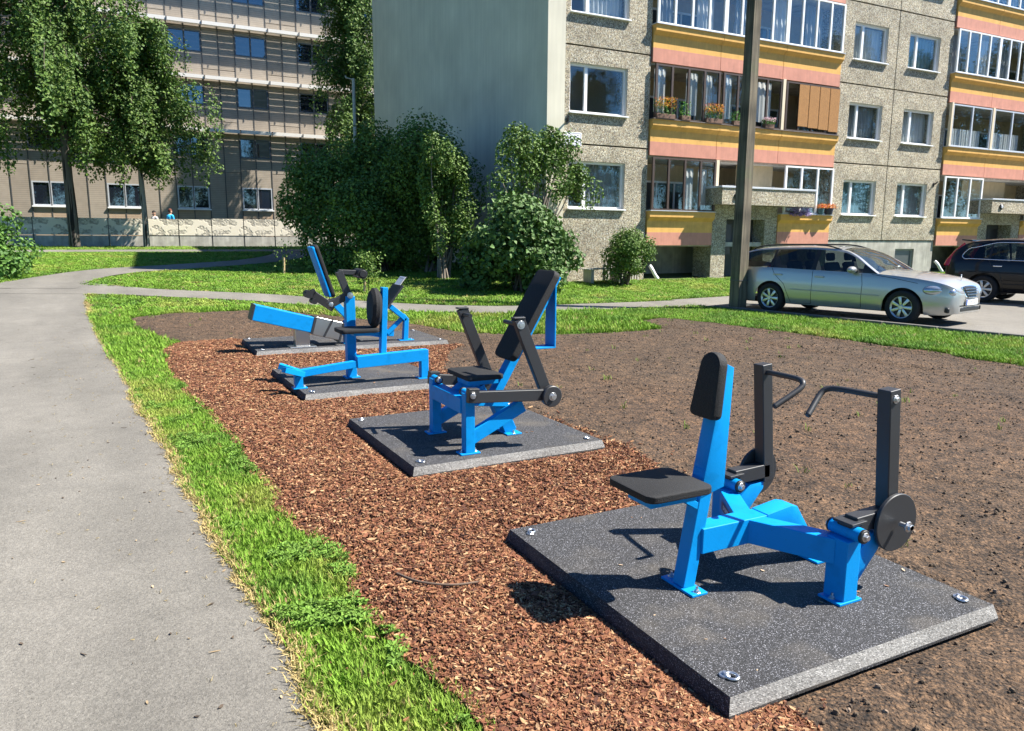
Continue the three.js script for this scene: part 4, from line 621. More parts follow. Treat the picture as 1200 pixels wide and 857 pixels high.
{ const o = thing('cellar_grille', 'pale slatted cellar grille low on the wall behind the round shrub', 'grille', [13.55, 0.1, FZ + 0.03]); for (let k = 0; k < 13; k++) part(o, 'slat', box(-0.6 + k * 0.1, 0.42, 0, 0.05, 0.75, 0.025), std([0.52, 0.48, 0.42], 0.8)); part(o, 'rail', box(0, 0.12, -0.02, 1.3, 0.04, 0.02), std([0.45, 0.42, 0.38], 0.8)); part(o, 'rail', box(0, 0.72, -0.02, 1.3, 0.04, 0.02), std([0.45, 0.42, 0.38], 0.8)); }
{ const o = thing('bench', 'weathered grey slatted bench half hidden behind the broad leaved bush', 'bench', [12.45, H(12.4, -18.7), -18.6], 0.05); for (let k = 0; k < 4; k++) part(o, 'seat_slat', box(0, 0.42, -0.18 + k * 0.12, 1.4, 0.035, 0.095, 0.005), concrete); for (const s of [-1, 1]) part(o, 'leg', bx(s * 0.5 - 0.05, s * 0.5 + 0.05, -0.02, 0.40, -0.2, 0.2), concrete); }
// flower boxes on the first floor balcony ledge
{ const R = rng(77); const flower = (x, label, cols, w, hgt, grass) => { const o = thing('flower_box', label, 'flower box', [x, 2.49 + fl(2), FZ + 0.16], 0, 'flower boxes on the balcony ledge'); part(o, 'planter', box(0, 0.07, 0, w, 0.14, 0.15, 0.01), std([0.16, 0.09, 0.06], 0.8));
    const L = leafMass(rng(Math.round(x * 100)), grass ? 260 : 420, (r) => { const a = r() * 6.283, q = Math.sqrt(r()); return [Math.cos(a) * q * w * 0.62, 0.12 + r() * hgt, Math.sin(a) * q * 0.16]; }, 0.035, grass ? [[0.10, 0.30, 0.03], [0.16, 0.36, 0.05]] : [[0.10, 0.25, 0.04], [0.07, 0.18, 0.03]], 0.3); part(o, 'foliage', L, leafMat);
    if (!grass) part(o, 'blossom', leafMass(rng(Math.round(x * 100) + 5), 420, (r) => { const a = r() * 6.283, q = Math.sqrt(r()); return [Math.cos(a) * q * w * 0.6, 0.16 + hgt * (0.4 + 0.7 * r()), Math.sin(a) * q * 0.17 + 0.03]; }, 0.032, cols, 0.3), leafMat); };
  flower(14.85, 'flower box overflowing with yellow and orange blossoms beside the wall', [[0.85, 0.45, 0.03], [0.80, 0.16, 0.05], [0.9, 0.6, 0.06]], 0.7, 0.42); flower(15.62, 'planter of tall green grass between the two flower boxes', [], 0.35, 0.45, true); flower(16.75, 'flower box with orange and red blossoms left of the utility pole', [[0.85, 0.40, 0.04], [0.75, 0.10, 0.05], [0.85, 0.55, 0.06]], 0.65, 0.38); flower(17.75, 'planter of bright green herbs behind the utility pole', [], 0.4, 0.3, true); flower(19.1, 'small clay planter with pale pink blossoms', [[0.7, 0.45, 0.5], [0.75, 0.6, 0.62]], 0.4, 0.16);
    const o = thing('flower_box', 'purple blossoms hanging from the ground floor balcony ledge', 'flower box', [20.6, 2.47, FZ + 0.3]); part(o, 'planter', box(0, 0.03, 0, 0.7, 0.1, 0.14, 0.01), blackPlastic); part(o, 'blossom', leafMass(rng(8), 900, (r) => { const a = r() * 6.283, q = Math.sqrt(r()); return [Math.cos(a) * q * 0.5, -0.08 + 0.32 * r(), 0.08 + Math.sin(a) * q * 0.16]; }, 0.035, [[0.24, 0.16, 0.42], [0.34, 0.25, 0.52]], 0.3), leafMat);
    const p = thing('flower_box', 'flowerpots with orange and red blossoms on the ground floor ledge', 'flower box', [22.0, 2.47, FZ + 0.22]); part(p, 'pot', cyl([-0.25, 0, 0], [-0.25, 0.2, 0], 0.09, 0.12), std([0.05, 0.12, 0.14], 0.5)); part(p, 'pot', cyl([0.15, 0, 0], [0.15, 0.22, 0], 0.12, 0.16), std([0.03, 0.035, 0.06], 0.5)); part(p, 'blossom', leafMass(rng(9), 400, (r) => [(r() - 0.5) * 0.9, 0.22 + 0.14 * r(), (r() - 0.5) * 0.25], 0.04, [[0.85, 0.32, 0.05], [0.6, 0.05, 0.04], [0.8, 0.45, 0.08]], 0.3), leafMat); }
// ---------------------------------------------------------------- far office building (facade plane z = -46), concrete wall
const FB = -46;
const cladTex = texture(256, (u, v, x, y) => { const l = (y % 16) < 2 ? 0.80 : 1, k = (0.74 + 0.07 * (fbm(u * 8, v * 8, 3, 8) - 0.5)) * l; return [k * 1.0, k * 0.93, k * 0.84]; }, 0.62);
const cladA = std([0.66, 0.66, 0.66], 0.8, { map: cladTex }), cladB = std([0.58, 0.575, 0.57], 0.8, { map: cladTex }), cladC = std([0.80, 0.69, 0.60], 0.85, { map: cladTex });
const batten = std([0.07, 0.068, 0.066], 0.7), awnMat = std([0.66, 0.63, 0.58], 0.7), awnArm = std([0.12, 0.115, 0.11], 0.6), fbGlass = phy([0.012, 0.016, 0.026], 0.02, { specularIntensity: 1, ior: 2.2 }), frameDark = std([0.10, 0.12, 0.15], 0.5);
const office = thing('office_building', 'tan clad office building with slatted sun shades over its window rows', 'building', [0, 0, 0]);
{
  part(office, 'core', bx(-22, 27, 0, 19.4, FB - 14, FB - 0.08), std([0.3, 0.28, 0.26], 0.9));
  const rows = [[3.11, 4.34], [5.98, 7.02], [8.72, 9.76], [11.46, 12.52], [14.22, 15.28], [17.0, 18.05]], M = 0.85, xs0 = 2.72 - 3.4 * 7;
  for (let k = 0; k < 56; k++) {
    const x0 = xs0 + k * M, x1 = x0 + M - 0.0, w = k % 4 < 2;     // windows take two modules of every four
    part(office, 'batten', bx(x0 - 0.022, x0 + 0.022, 0.6, 19.2, FB, FB + 0.055), batten);
    const seg = []; let y = 0.5; for (let r = 0; r < rows.length; r++) { if (w) { seg.push([y, rows[r][0]]); y = rows[r][1]; } else if (r) { const m = (rows[r - 1][1] + rows[r][0]) / 2; seg.push([y, m - 0.01]); y = m + 0.01; } } seg.push([y, 19.2]);
    for (const [a, b] of seg) part(office, 'cladding_panel', bx(x0 + 0.02, x1 - 0.02, a, b - 0.012, FB - 0.06, FB + 0.03), b < 5 ? cladC : (k * 7 + Math.round(a * 3)) % 3 ? cladA : cladB);
  }
  for (let k = 0; k < 14; k++) { const x0 = xs0 + k * 3.4 + 0.03, x1 = x0 + 1.64;
    rows.forEach(([a, b], r) => { const o = sub(office, 'window'), m = r ? frameDark : sillMetal, z = FB - 0.02, f = r ? 0.05 : 0.07, mid = (x0 + x1) / 2; part(o, 'frame', merge([bx(x0, x1, a, a + f, z - 0.03, z + 0.06), bx(x0, x1, b - f, b, z - 0.03, z + 0.06), bx(x0, x0 + f, a + f, b - f, z - 0.029, z + 0.058), bx(x1 - f, x1, a + f, b - f, z - 0.029, z + 0.058), bx(mid - f * 0.8, mid + f * 0.8, a + f, b - f, z - 0.028, z + 0.065)]), m); part(o, 'pane', bx(x0 + f, mid - f * 0.8, a + f, b - f, z, z + 0.01), fbGlass); part(o, 'pane', bx(mid + f * 0.8, x1 - f, a + f, b - f, z, z + 0.01), fbGlass); if (!r) part(o, 'sill', bx(x0 - 0.05, x1 + 0.05, a - 0.07, a - 0.005, FB - 0.02, FB + 0.14), whiteFrame); });
  }
  // sun shades: bays of four slats on curved arms
  for (let r = 1; r < rows.length; r++) { const y = rows[r][1] + 0.30;
    for (let k = 0; k < 28; k++) { const a = xs0 + k * 1.7, b = a + 1.7, sl = []; for (let q = 0; q < 5; q++) { const z = FB + 0.12 + q * 0.125; sl.push(bar([a + 0.004, y + 0.02 - q * 0.012, z], [b - 0.004, y + 0.02 - q * 0.012, z], 0.112, 0.014, 0)); }
      const o = sub(office, 'sun_shade'); const s = part(o, 'slats', merge(sl), awnMat); s.userData.kind = 'stuff';
      part(o, 'arm', tube([[a, y - 0.34, FB + 0.03], [a, y - 0.12, FB + 0.10], [a, y - 0.02, FB + 0.34], [a, y + 0.06, FB + 0.60], [a + 0.02, y + 0.11, FB + 0.75], [a + 0.0, y - 0.15, FB + 0.76]], 0.024, 10, 5), awnArm); part(o, 'front_rail', bx(a + 0.02, b - 0.02, y - 0.09, y + 0.09, FB + 0.70, FB + 0.73), awnMat); } }
}
// concrete panel wall
{
  const WZ = -40, relief = texture(512, (u, v) => { const a = fbm(u * 28, v * 28, 3, 28), m = sstep(0.47, 0.56, fbm(u * 9, v * 9, 3, 9)), k = lerp(0.86, 0.45 + 0.5 * a, m * 0.9); return [k, k * 0.96, k * 0.87]; }, 0.5), rm = std([0.95, 0.95, 0.95], 0.95, { map: relief, bumpMap: relief, bumpScale: 0.03 });
  const o = thing('concrete_wall', 'low concrete panel wall with rough relief panels in front of the office building', 'wall', [0, 0, WZ]);
  for (let k = -13; k < 9; k++) { const x = -0.65 + k * 1.49, st = k >= 2 ? 0.0 : 0.0; const h = 1.08; part(o, 'lower_panel', bx(x + 0.035, x + 1.455, 0.7, 1.60, -0.09, 0.05), concrete); part(o, 'upper_panel', bx(x + 0.02, x + 1.47, 1.64, 2.40 + (k > 2 ? 0.05 : 0), -0.09, 0.07), rm); part(o, 'post', bx(x - 0.035, x + 0.02, 0.7, 2.42, -0.10, 0.03), std([0.12, 0.115, 0.11], 0.9)); }
}
// two people behind the wall
function figure(label, bones, bbox, paint, pos, turn) {
  const n = 56, mc = new MarchingCubes(n, std(0xffffff), false, false, 60000), [c, half] = bbox; mc.isolation = 0; const sm = (a, b, k) => { const h = clamp(0.5 + 0.5 * (b - a) / k, 0, 1); return lerp(b, a, h) - k * h * (1 - h); };
  const cap = (p, [a, b, ra, rb]) => { const A = V(...a), B = V(...b), ab = B.clone().sub(A), t = clamp(p.clone().sub(A).dot(ab) / ab.lengthSq(), 0, 1); return p.distanceTo(A.addScaledVector(ab, t)) - lerp(ra, rb, t); };
  for (let k = 0; k < n; k++) for (let j = 0; j < n; j++) for (let i = 0; i < n; i++) { const p = V((i - n / 2) / (n / 2) * half + c[0], (j - n / 2) / (n / 2) * half + c[1], (k - n / 2) / (n / 2) * half + c[2]); let d = 9; for (const b of bones) d = sm(d, cap(p, b), 0.035); mc.field[i + j * n + k * n * n] = -d; }
  mc.update(); const cnt = mc.count ?? mc.geometry.drawRange.count, g = new THREE.BufferGeometry(), P = mc.positionArray.slice(0, cnt * 3), N = mc.normalArray.slice(0, cnt * 3), col = new Float32Array(cnt * 3);
  for (let i = 0; i < cnt; i++) { for (let q = 0; q < 3; q++) P[i * 3 + q] = P[i * 3 + q] * half + c[q]; col.set(paint(P[i * 3], P[i * 3 + 1], P[i * 3 + 2]), i * 3); }
  g.setAttribute('position', new THREE.BufferAttribute(P, 3)); g.setAttribute('normal', new THREE.BufferAttribute(N, 3)); g.setAttribute('color', new THREE.BufferAttribute(col, 3)); g.computeVertexNormals();
  const o = thing('person', label, 'person', pos, turn); part(o, 'body', g, std(0xffffff, 0.85, { vertexColors: true })); return o;
}
const bodyBones = [[[0, 0.95, 0], [0, 1.32, -0.01], 0.15, 0.165], [[-0.13, 1.40, 0], [0.13, 1.40, 0], 0.075, 0.075], [[0, 1.42, 0], [0, 1.52, 0.01], 0.055, 0.055], [[0, 1.60, 0.02], [0, 1.67, 0.01], 0.085, 0.092], [[0, 1.61, 0.10], [0, 1.60, 0.12], 0.022, 0.016],
  [[-0.19, 1.38, 0], [-0.25, 1.10, 0.02], 0.055, 0.043], [[-0.25, 1.10, 0.02], [-0.22, 0.88, 0.16], 0.042, 0.032], [[0.19, 1.38, 0], [0.25, 1.10, 0.02], 0.055, 0.043], [[0.25, 1.10, 0.02], [0.20, 0.92, 0.18], 0.042, 0.032], [[-0.22, 0.88, 0.16], [-0.20, 0.82, 0.22], 0.034, 0.024], [[0.20, 0.92, 0.18], [0.18, 0.87, 0.24], 0.034, 0.024],
  [[-0.09, 0.92, 0], [-0.10, 0.50, 0.03], 0.095, 0.065], [[-0.10, 0.50, 0.03], [-0.10, 0.09, -0.02], 0.062, 0.042], [[-0.10, 0.06, -0.03], [-0.11, 0.04, 0.15], 0.045, 0.036], [[0.09, 0.92, 0], [0.10, 0.50, 0.03], 0.095, 0.065], [[0.10, 0.50, 0.03], [0.10, 0.09, -0.02], 0.062, 0.042], [[0.10, 0.06, -0.03], [0.11, 0.04, 0.15], 0.045, 0.036]];
const clothes = (shirt, legs, hair) => (x, y, z) => y > 1.66 || (y > 1.56 && z < -0.01) ? hair : y > 1.47 ? [0.45, 0.28, 0.2] : y > 0.93 && !(Math.hypot(x, z) > 0.2 && y < 1.02) ? shirt : y > 0.8 && z > 0.14 ? [0.45, 0.28, 0.2] : y > 0.07 ? legs : [0.04, 0.04, 0.04];
figure('person in a bright blue top standing behind the concrete wall', bodyBones, [[0, 0.9, 0.03], 0.98], clothes([0.02, 0.40, 0.75], [0.06, 0.07, 0.10], [0.12, 0.035, 0.02]), [2.06, 1.18, -41.2], 2.2);
figure('dark haired person in a pale top standing behind the concrete wall', bodyBones, [[0, 0.9, 0.03], 0.98], clothes([0.60, 0.56, 0.54], [0.05, 0.05, 0.06], [0.02, 0.016, 0.014]), [1.35, 1.07, -41.0], -1.0);
// slim lamp post by the office building
{ const o = thing('lamp_post', 'slim grey lamp post beside the hanging birch branches', 'lamp post', [9.15, H(9, -33), -33]); part(o, 'pole', cyl([0, 0, 0], [0, 7.3, 0], 0.09, 0.065, 14), concrete); part(o, 'arm', cyl([0, 7.26, 0], [-0.36, 7.3, 0.04], 0.02, 0.018, 8), galv); part(o, 'insulator', box(-0.34, 7.34, 0.04, 0.06, 0.08, 0.06, 0.02), std([0.4, 0.4, 0.4], 0.5)); }
// utility pole
{ const poleTex = texture(512, (u, v, x, y) => { const s = vnoise(u * 90, v * 5, 90, 5), a = fbm(u * 8, v * 8, 4, 8), l = sstep(0.52, 0.7, fbm(u * 5, v * 5 + 9, 4, 5)); let k = 0.50 + 0.22 * (s - 0.5) + 0.16 * (a - 0.5) + 0.06 * (hash(x, y) - 0.5); return [k * 0.99, k * lerp(0.94, 1.0, l), k * 0.84]; }, 0.45);
  const pm = std([0.56, 0.53, 0.47], 0.95, { map: poleTex, bumpMap: poleTex, bumpScale: 0.006 }); const o = thing('utility_pole', 'tall square weathered concrete utility pole beside the silver car', 'pole', [12.33, -0.1, -12.9], 0.12); const g = new THREE.BoxGeometry(0.27, 10.5, 0.25, 1, 12, 1); const p = g.attributes.position; for (let i = 0; i < p.count; i++) { const k = lerp(1.06, 0.72, (p.getY(i) + 5.25) / 10.5); p.setX(i, p.getX(i) * k); p.setZ(i, p.getZ(i) * k); } g.translate(0, 5.25, 0); g.computeVertexNormals(); part(o, 'shaft', uvm(clean(g)), pm); part(o, 'steel_band', bx(-0.148, 0.148, 0.78, 0.80, -0.138, 0.138), std([0.08, 0.08, 0.08], 0.6)); part(o, 'cross_arm', box(0, 9.9, 0, 1.6, 0.1, 0.1), pm); }
// ---------------------------------------------------------------- vegetation
const barkTex = texture(256, (u, v) => { const a = vnoise(u * 14, v * 30, 14, 30), b = fbm(u * 8, v * 8, 4, 8), d = sstep(0.55, 0.66, a * 0.6 + b * 0.4), k = lerp(0.62, 0.12, d); return [k, k * 0.97, k * 0.93]; }, 1);
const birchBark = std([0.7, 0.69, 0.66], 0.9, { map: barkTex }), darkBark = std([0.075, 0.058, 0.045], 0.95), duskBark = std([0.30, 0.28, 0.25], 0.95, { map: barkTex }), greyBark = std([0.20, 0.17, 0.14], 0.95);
function birch(label, x, z, ht, spread, seed, n, first = 0.26, leaf = 0.14, low = 2.6) {
  const R = rng(seed), y0 = H(x, z), o = thing('birch_tree', label, 'tree', [x, y0 - 0.05, z], 0, 'weeping birch trees'), lean = (R() - 0.5) * 0.2;
  const tp = (t) => [lean * t * t + 0.12 * t * Math.sin(t * 7 + seed), ht * t, 0.1 * Math.sin(t * 5 + seed * 2)];
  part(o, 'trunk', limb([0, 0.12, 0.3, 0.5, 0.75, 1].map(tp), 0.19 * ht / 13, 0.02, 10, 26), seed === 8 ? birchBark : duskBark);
  const nodes = [];
  for (let k = 0; k < n; k++) {
    const t = first + (0.97 - first) * Math.pow((k + R()) / n, 0.92), b = tp(t), a = k * 2.4 + R(), L = spread * (0.45 + 0.6 * R()) * (t < 0.45 ? 0.85 + 0.3 * R() : 1.15 - 0.75 * Math.pow((t - 0.35) / 0.65, 1.6)), rise = L * (0.35 + 0.4 * R()), c = Math.cos(a), s = Math.sin(a);
    const pts = [b, [b[0] + c * L * 0.4, b[1] + rise * 0.75, b[2] + s * L * 0.4], [b[0] + c * L * 0.8, b[1] + rise * 0.9, b[2] + s * L * 0.8], [b[0] + c * L, b[1] + rise * 0.55, b[2] + s * L]];
    part(o, 'limb', limb(pts, 0.055 * (1.2 - t), 0.008, 6, 8), darkBark);
    const cv = new THREE.CatmullRomCurve3(pts.map(p => V(...p)), false, 'centripetal');
    for (let q = 0; q < 14; q++) { const u = 0.15 + 0.85 * (q + R()) / 14, p = cv.getPointAt(Math.min(u, 1)), len = (0.6 + 1.9 * R()) * (0.7 + 0.6 * u); nodes.push([p.x + (R() - 0.5) * 0.5, p.y, p.z + (R() - 0.5) * 0.5, Math.min(len, Math.max(0.3, p.y - low * (0.7 + 0.6 * R()))), c, s]); }
  }
  const per = 84, g = leafMass(R, nodes.length * per, (() => { let i = 0; return (r) => { const nd = nodes[Math.floor(i++ / per) % nodes.length], t = Math.pow(r(), 0.8), w = 0.16 + 0.13 * Math.sin(t * 3.1); return [nd[0] + (r() - 0.5) * w * 2 + nd[4] * t * 0.12, nd[1] + 0.15 - t * nd[3], nd[2] + (r() - 0.5) * w * 2 + nd[5] * t * 0.12, nd[4] * 0.5, 0.3, nd[5] * 0.5]; }; })(), leaf, [[0.075, 0.145, 0.022], [0.105, 0.19, 0.030], [0.050, 0.105, 0.018], [0.15, 0.23, 0.040]], 0.2, 0.9);
  part(o, 'crown', g, leafMat); return o;
}
birch('tall weeping birch with thick trunk before the concrete wall', -1.98, -38.4, 15.5, 4.5, 3, 54, 0.24, 0.125, 3.2);
birch('slimmer birch with forked pale trunk before the concrete wall', 0.87, -38.6, 9.8, 3.5, 8, 32, 0.30, 0.12, 3.0);
birch('birch with hanging branches beside the grey gable wall', 11.6, -41.5, 16, 2.3, 14, 34, 0.30, 0.125, 3.5);
birch('birch at the far end of the concrete wall beyond the lawn', -7.2, -37.5, 14, 4.8, 21, 40, 0.24, 0.15, 3.2);
function bush(name, label, x, z, rad, lumps, nLeaf, leaf, pal, seed, stems = 7, bark = darkBark, lift = 0.12, lum = 0.42) {
  const R = rng(seed), y0 = H(x, z), o = thing(name, label, 'bush', [x, y0 - 0.03, z]), [rx, h, rz] = rad, L = [];
  for (let i = 0; i < lumps; i++) { const a = R() * 6.283, v = Math.pow(R(), 0.7), q = Math.sqrt(R()) * (0.85 - 0.35 * v * v), k = lum * (0.7 + 0.6 * R()); L.push([Math.cos(a) * q * rx, h * (lift + (0.88 - lift) * v) * (1 - 0.25 * q * q), Math.sin(a) * q * rz, k * rx * 0.8, k * h * 0.42, k * rz * 0.8]); }
  for (let i = 0; i < stems; i++) { const t = L[Math.floor(R() * L.length)], b = [(R() - 0.5) * rx * 0.3, 0, (R() - 0.5) * rz * 0.3]; part(o, 'stem', limb([b, [lerp(b[0], t[0], 0.35) + (R() - 0.5) * 0.25, t[1] * 0.45, lerp(b[2], t[2], 0.35) + (R() - 0.5) * 0.25], [lerp(b[0], t[0], 0.75) + (R() - 0.5) * 0.2, t[1] * 0.8, lerp(b[2], t[2], 0.75)], [t[0], t[1] + t[4] * 0.3, t[2]]], 0.02 + 0.012 * h * 0.6, 0.006, 7, 12), bark); }
  part(o, 'foliage', leafMass(R, nLeaf, (r) => { const t = L[Math.floor(r() * L.length)]; let a, b, c, d; do { a = r() * 2 - 1; b = r() * 2 - 1; c = r() * 2 - 1; d = Math.hypot(a, b, c); } while (d > 1 || d < 0.01); const k = Math.pow(d, -0.55) * (0.92 + 0.2 * r()); return [t[0] + a * k * t[3], Math.max(0.05, t[1] + b * k * t[4]), t[2] + c * k * t[5], a / d * 0.8, b / d * 0.8, c / d * 0.8]; }, leaf, pal, 0.35), leafMat); return o;
}
const midPal = [[0.11, 0.195, 0.032], [0.15, 0.24, 0.042], [0.075, 0.145, 0.026]], broadPal = [[0.085, 0.17, 0.038], [0.125, 0.215, 0.055], [0.06, 0.125, 0.030]];
bush('lilac_bush', 'tall dark bush in the shade at the far end of the hedge', 6.05, -25.2, [2.0, 4.0, 1.8], 30, 20000, 0.09, midPal, 31, 8, darkBark, 0.04);
bush('lilac_bush', 'tallest dark bush in the shade of the gable wall', 7.9, -24.6, [2.2, 4.7, 1.7], 32, 22000, 0.09, midPal, 32, 9, darkBark, 0.04);
bush('lilac_bush', 'dark bush pressed against the gable wall behind the slender lilac', 8.55, -22.5, [1.8, 4.7, 1.4], 30, 19000, 0.085, midPal, 33, 8, greyBark, 0.04, 0.42);
bush('lilac_bush', 'slender sunlit lilac between the dark hedge and the open lilac tree', 8.25, -20.6, [1.05, 4.35, 1.0], 26, 9500, 0.08, midPal, 39, 14, greyBark, 0.16, 0.34);
bush('lilac_tree', 'open lilac tree with bare twisted branches before the building corner', 10.0, -18.35, [2.3, 4.7, 1.0], 36, 8200, 0.08, midPal, 34, 26, greyBark, 0.58, 0.20);
bush('broad_leaved_bush', 'rounded bush with broad glossy leaves at the lawn edge', 9.0, -17.35, [1.75, 2.35, 1.35], 34, 12500, 0.125, broadPal, 35, 8, darkBark, 0.10, 0.38);
bush('broad_leaved_bush', 'low dark bush in front of the shaded hedge', 7.0, -22.9, [2.3, 3.1, 1.2], 34, 21000, 0.09, midPal, 38, 8, darkBark, 0.04, 0.42);
bush('round_shrub', 'small round fine leaved shrub before the cellar grille', 12.72, -17.9, [0.98, 1.62, 0.85], 22, 12000, 0.055, midPal, 36, 12, darkBark, 0.18, 0.42);
bush('broad_leaved_bush', 'bright green bush at the left side of the path junction', -3.5, -23.2, [1.55, 1.95, 1.4], 26, 11000, 0.10, [[0.09, 0.20, 0.03], [0.12, 0.24, 0.04], [0.06, 0.14, 0.026]], 37, 6, darkBark, 0.08, 0.42);
// young plants with stakes
{ const stakeMat = std([0.42, 0.31, 0.17], 0.9); for (const [x, z, h, leafy, label] of [[5.12, -18.0, 0.42, 1, 'young leafy sapling tied to a short wooden stake'], [4.05, -22.6, 0.5, 0, 'short wooden stake with a bare seedling in the shaded lawn']]) { const o = thing('staked_sapling', label, 'sapling', [x, H(x, z) - 0.03, z]); part(o, 'stake', cyl([0, 0, 0], [0.02, h, 0], 0.035, 0.032, 10), stakeMat); part(o, 'stem', limb([[0.1, 0, -0.05], [0.12, 0.4, -0.04], [0.1, 0.9, -0.05]], 0.012, 0.004, 6, 6), darkBark); part(o, 'foliage', leafMass(rng(Math.round(x * 9)), leafy ? 700 : 120, (r) => [0.1 + (r() + r() - 1) * 0.4, 0.25 + r() * 0.75, -0.05 + (r() + r() - 1) * 0.35], 0.06, midPal, 0.4), leafMat); } }
// trees across the car park, outside the picture, mirrored in the lower windows
{ const src = scene.children.find(c => c.name === 'birch_tree'); for (const [x, z, k] of [[30, 9, 0.85], [35.5, 5.5, 0.95], [41, 3.5, 0.9], [46.5, 0.5, 1.0], [52.5, -2, 0.95], [58, -4, 1.0], [26, 15, 0.9]]) { const c = src.clone(); c.name = numbered('birch_tree'); c.position.set(x, 0, z); c.scale.setScalar(k); c.rotation.y = x * 2.1; tag(c, 'birch mirrored in the apartment windows across the car park', 'tree', 'birches across the car park'); scene.add(c); }
  for (const [x, z, k] of [[-9, 17, 1.05], [-2, 20, 1.15], [5, 18, 1.05], [12, 21, 1.2], [19, 19, 1.1]]) { const c = src.clone(); c.name = numbered('birch_tree'); c.position.set(x, 0, z); c.scale.setScalar(k); c.rotation.y = x * 1.7; tag(c, 'added unseen birch that darkens the lower office windows', 'tree', 'birches added behind the camera'); scene.add(c); } }  // unseen birches added behind the camera to darken the lower office reflections
// ---------------------------------------------------------------- parked cars
function smooth(pts) { return (t) => { // monotone-ish Catmull-Rom through [t, v]
  const n = pts.length; if (t <= pts[0][0]) return pts[0][1]; if (t >= pts[n - 1][0]) return pts[n - 1][1]; let i = 0; while (t > pts[i + 1][0]) i++;
  const [x0, y0] = pts[i], [x1, y1] = pts[i + 1], h = x1 - x0, d = (y1 - y0) / h, m = (k) => { if (k <= 0 || k >= n - 1) return k <= 0 ? (pts[1][1] - pts[0][1]) / (pts[1][0] - pts[0][0]) : (pts[n - 1][1] - pts[n - 2][1]) / (pts[n - 1][0] - pts[n - 2][0]); const a = (pts[k][1] - pts[k - 1][1]) / (pts[k][0] - pts[k - 1][0]), b = (pts[k + 1][1] - pts[k][1]) / (pts[k + 1][0] - pts[k][0]); return a * b <= 0 ? 0 : 2 * a * b / (a + b); };
  const u = (t - x0) / h, u2 = u * u, u3 = u2 * u; return y0 * (2 * u3 - 3 * u2 + 1) + h * m(i) * (u3 - 2 * u2 + u) + y1 * (3 * u2 - 2 * u3) + h * m(i + 1) * (u3 - u2); }; }
class Quads { constructor() { this.p = []; } q(a, b, c, d) { this.p.push(...a, ...b, ...c, ...a, ...c, ...d); } geo(crease = 0.6) { const g = new THREE.BufferGeometry(); g.setAttribute('position', new THREE.Float32BufferAttribute(this.p, 3)); return toCreasedNormals(mergeVertices(g, 1e-4), crease); } }
const tyreMat = std([0.016, 0.016, 0.017], 0.85), rimMat = std([0.55, 0.56, 0.57], 0.3, { metalness: 0.85 }), chrome = std([0.8, 0.81, 0.82], 0.12, { metalness: 1 }), trimBlack = std([0.012, 0.012, 0.013], 0.45), lampGlass = phy([0.42, 0.45, 0.50], 0.10, { metalness: 0.6, clearcoat: 1 }), redLamp = phy([0.42, 0.008, 0.012], 0.12, { clearcoat: 1 }), autoGlass = phy([0.42, 0.47, 0.47], 0.01, { transmission: 1, thickness: 0, ior: 1.5 }), seatMat = std([0.035, 0.035, 0.037], 0.8);
function wheel(o, x, y, z, R, W, side, spokes) {
  const g = sub(o, 'wheel'); g.position.set(x, y, z);
  const rr = R * 0.66, tp = [[rr, -W / 2], [R * 0.90, -W / 2], [R * 0.97, -W * 0.42], [R, -W * 0.25], [R, W * 0.25], [R * 0.97, W * 0.42], [R * 0.90, W / 2], [rr, W / 2], [rr * 0.98, W * 0.3], [rr * 0.98, -W * 0.3], [rr, -W / 2]].map(a => new THREE.Vector2(...a));
  const t = new THREE.LatheGeometry(tp, 44); t.rotateX(Math.PI / 2); part(g, 'tyre', clean(t), tyreMat);
  const zz = side * W * 0.40, parts = []; const rim = new THREE.LatheGeometry([[rr * 0.90, -0.03], [rr * 1.0, -0.012], [rr * 1.03, 0.012], [rr * 0.97, 0.016], [rr * 0.90, 0.0]].map(a => new THREE.Vector2(...a)), 44); rim.rotateX(Math.PI / 2 * side); rim.translate(0, 0, zz); parts.push(clean(rim));
  for (let k = 0; k < spokes; k++) { const a = k / spokes * 6.283 + 0.2, s = extr([[-rr * 0.10, rr * 0.15], [rr * 0.10, rr * 0.15], [rr * 0.15, rr * 0.94], [-rr * 0.15, rr * 0.94]], 0.028, 0.006); s.rotateZ(a); s.translate(0, 0, zz - side * 0.004); parts.push(clean(s)); }
  for (const q of parts) q.deleteAttribute('uv'); const hub = disc([0, 0, zz], [0, 0, 1], rr * 0.24, 0.05, 0.012, 24); hub.deleteAttribute('uv'); parts.push(hub);
  part(g, 'rim', mergeGeometries(parts.map(p => { p.deleteAttribute('uv'); return p; })), rimMat);
  part(g, 'brake_disc', disc([0, 0, zz - side * 0.05], [0, 0, 1], rr * 0.86, 0.02, 0.003, 30), std([0.06, 0.06, 0.06], 0.5, { metalness: 0.6 }));
}
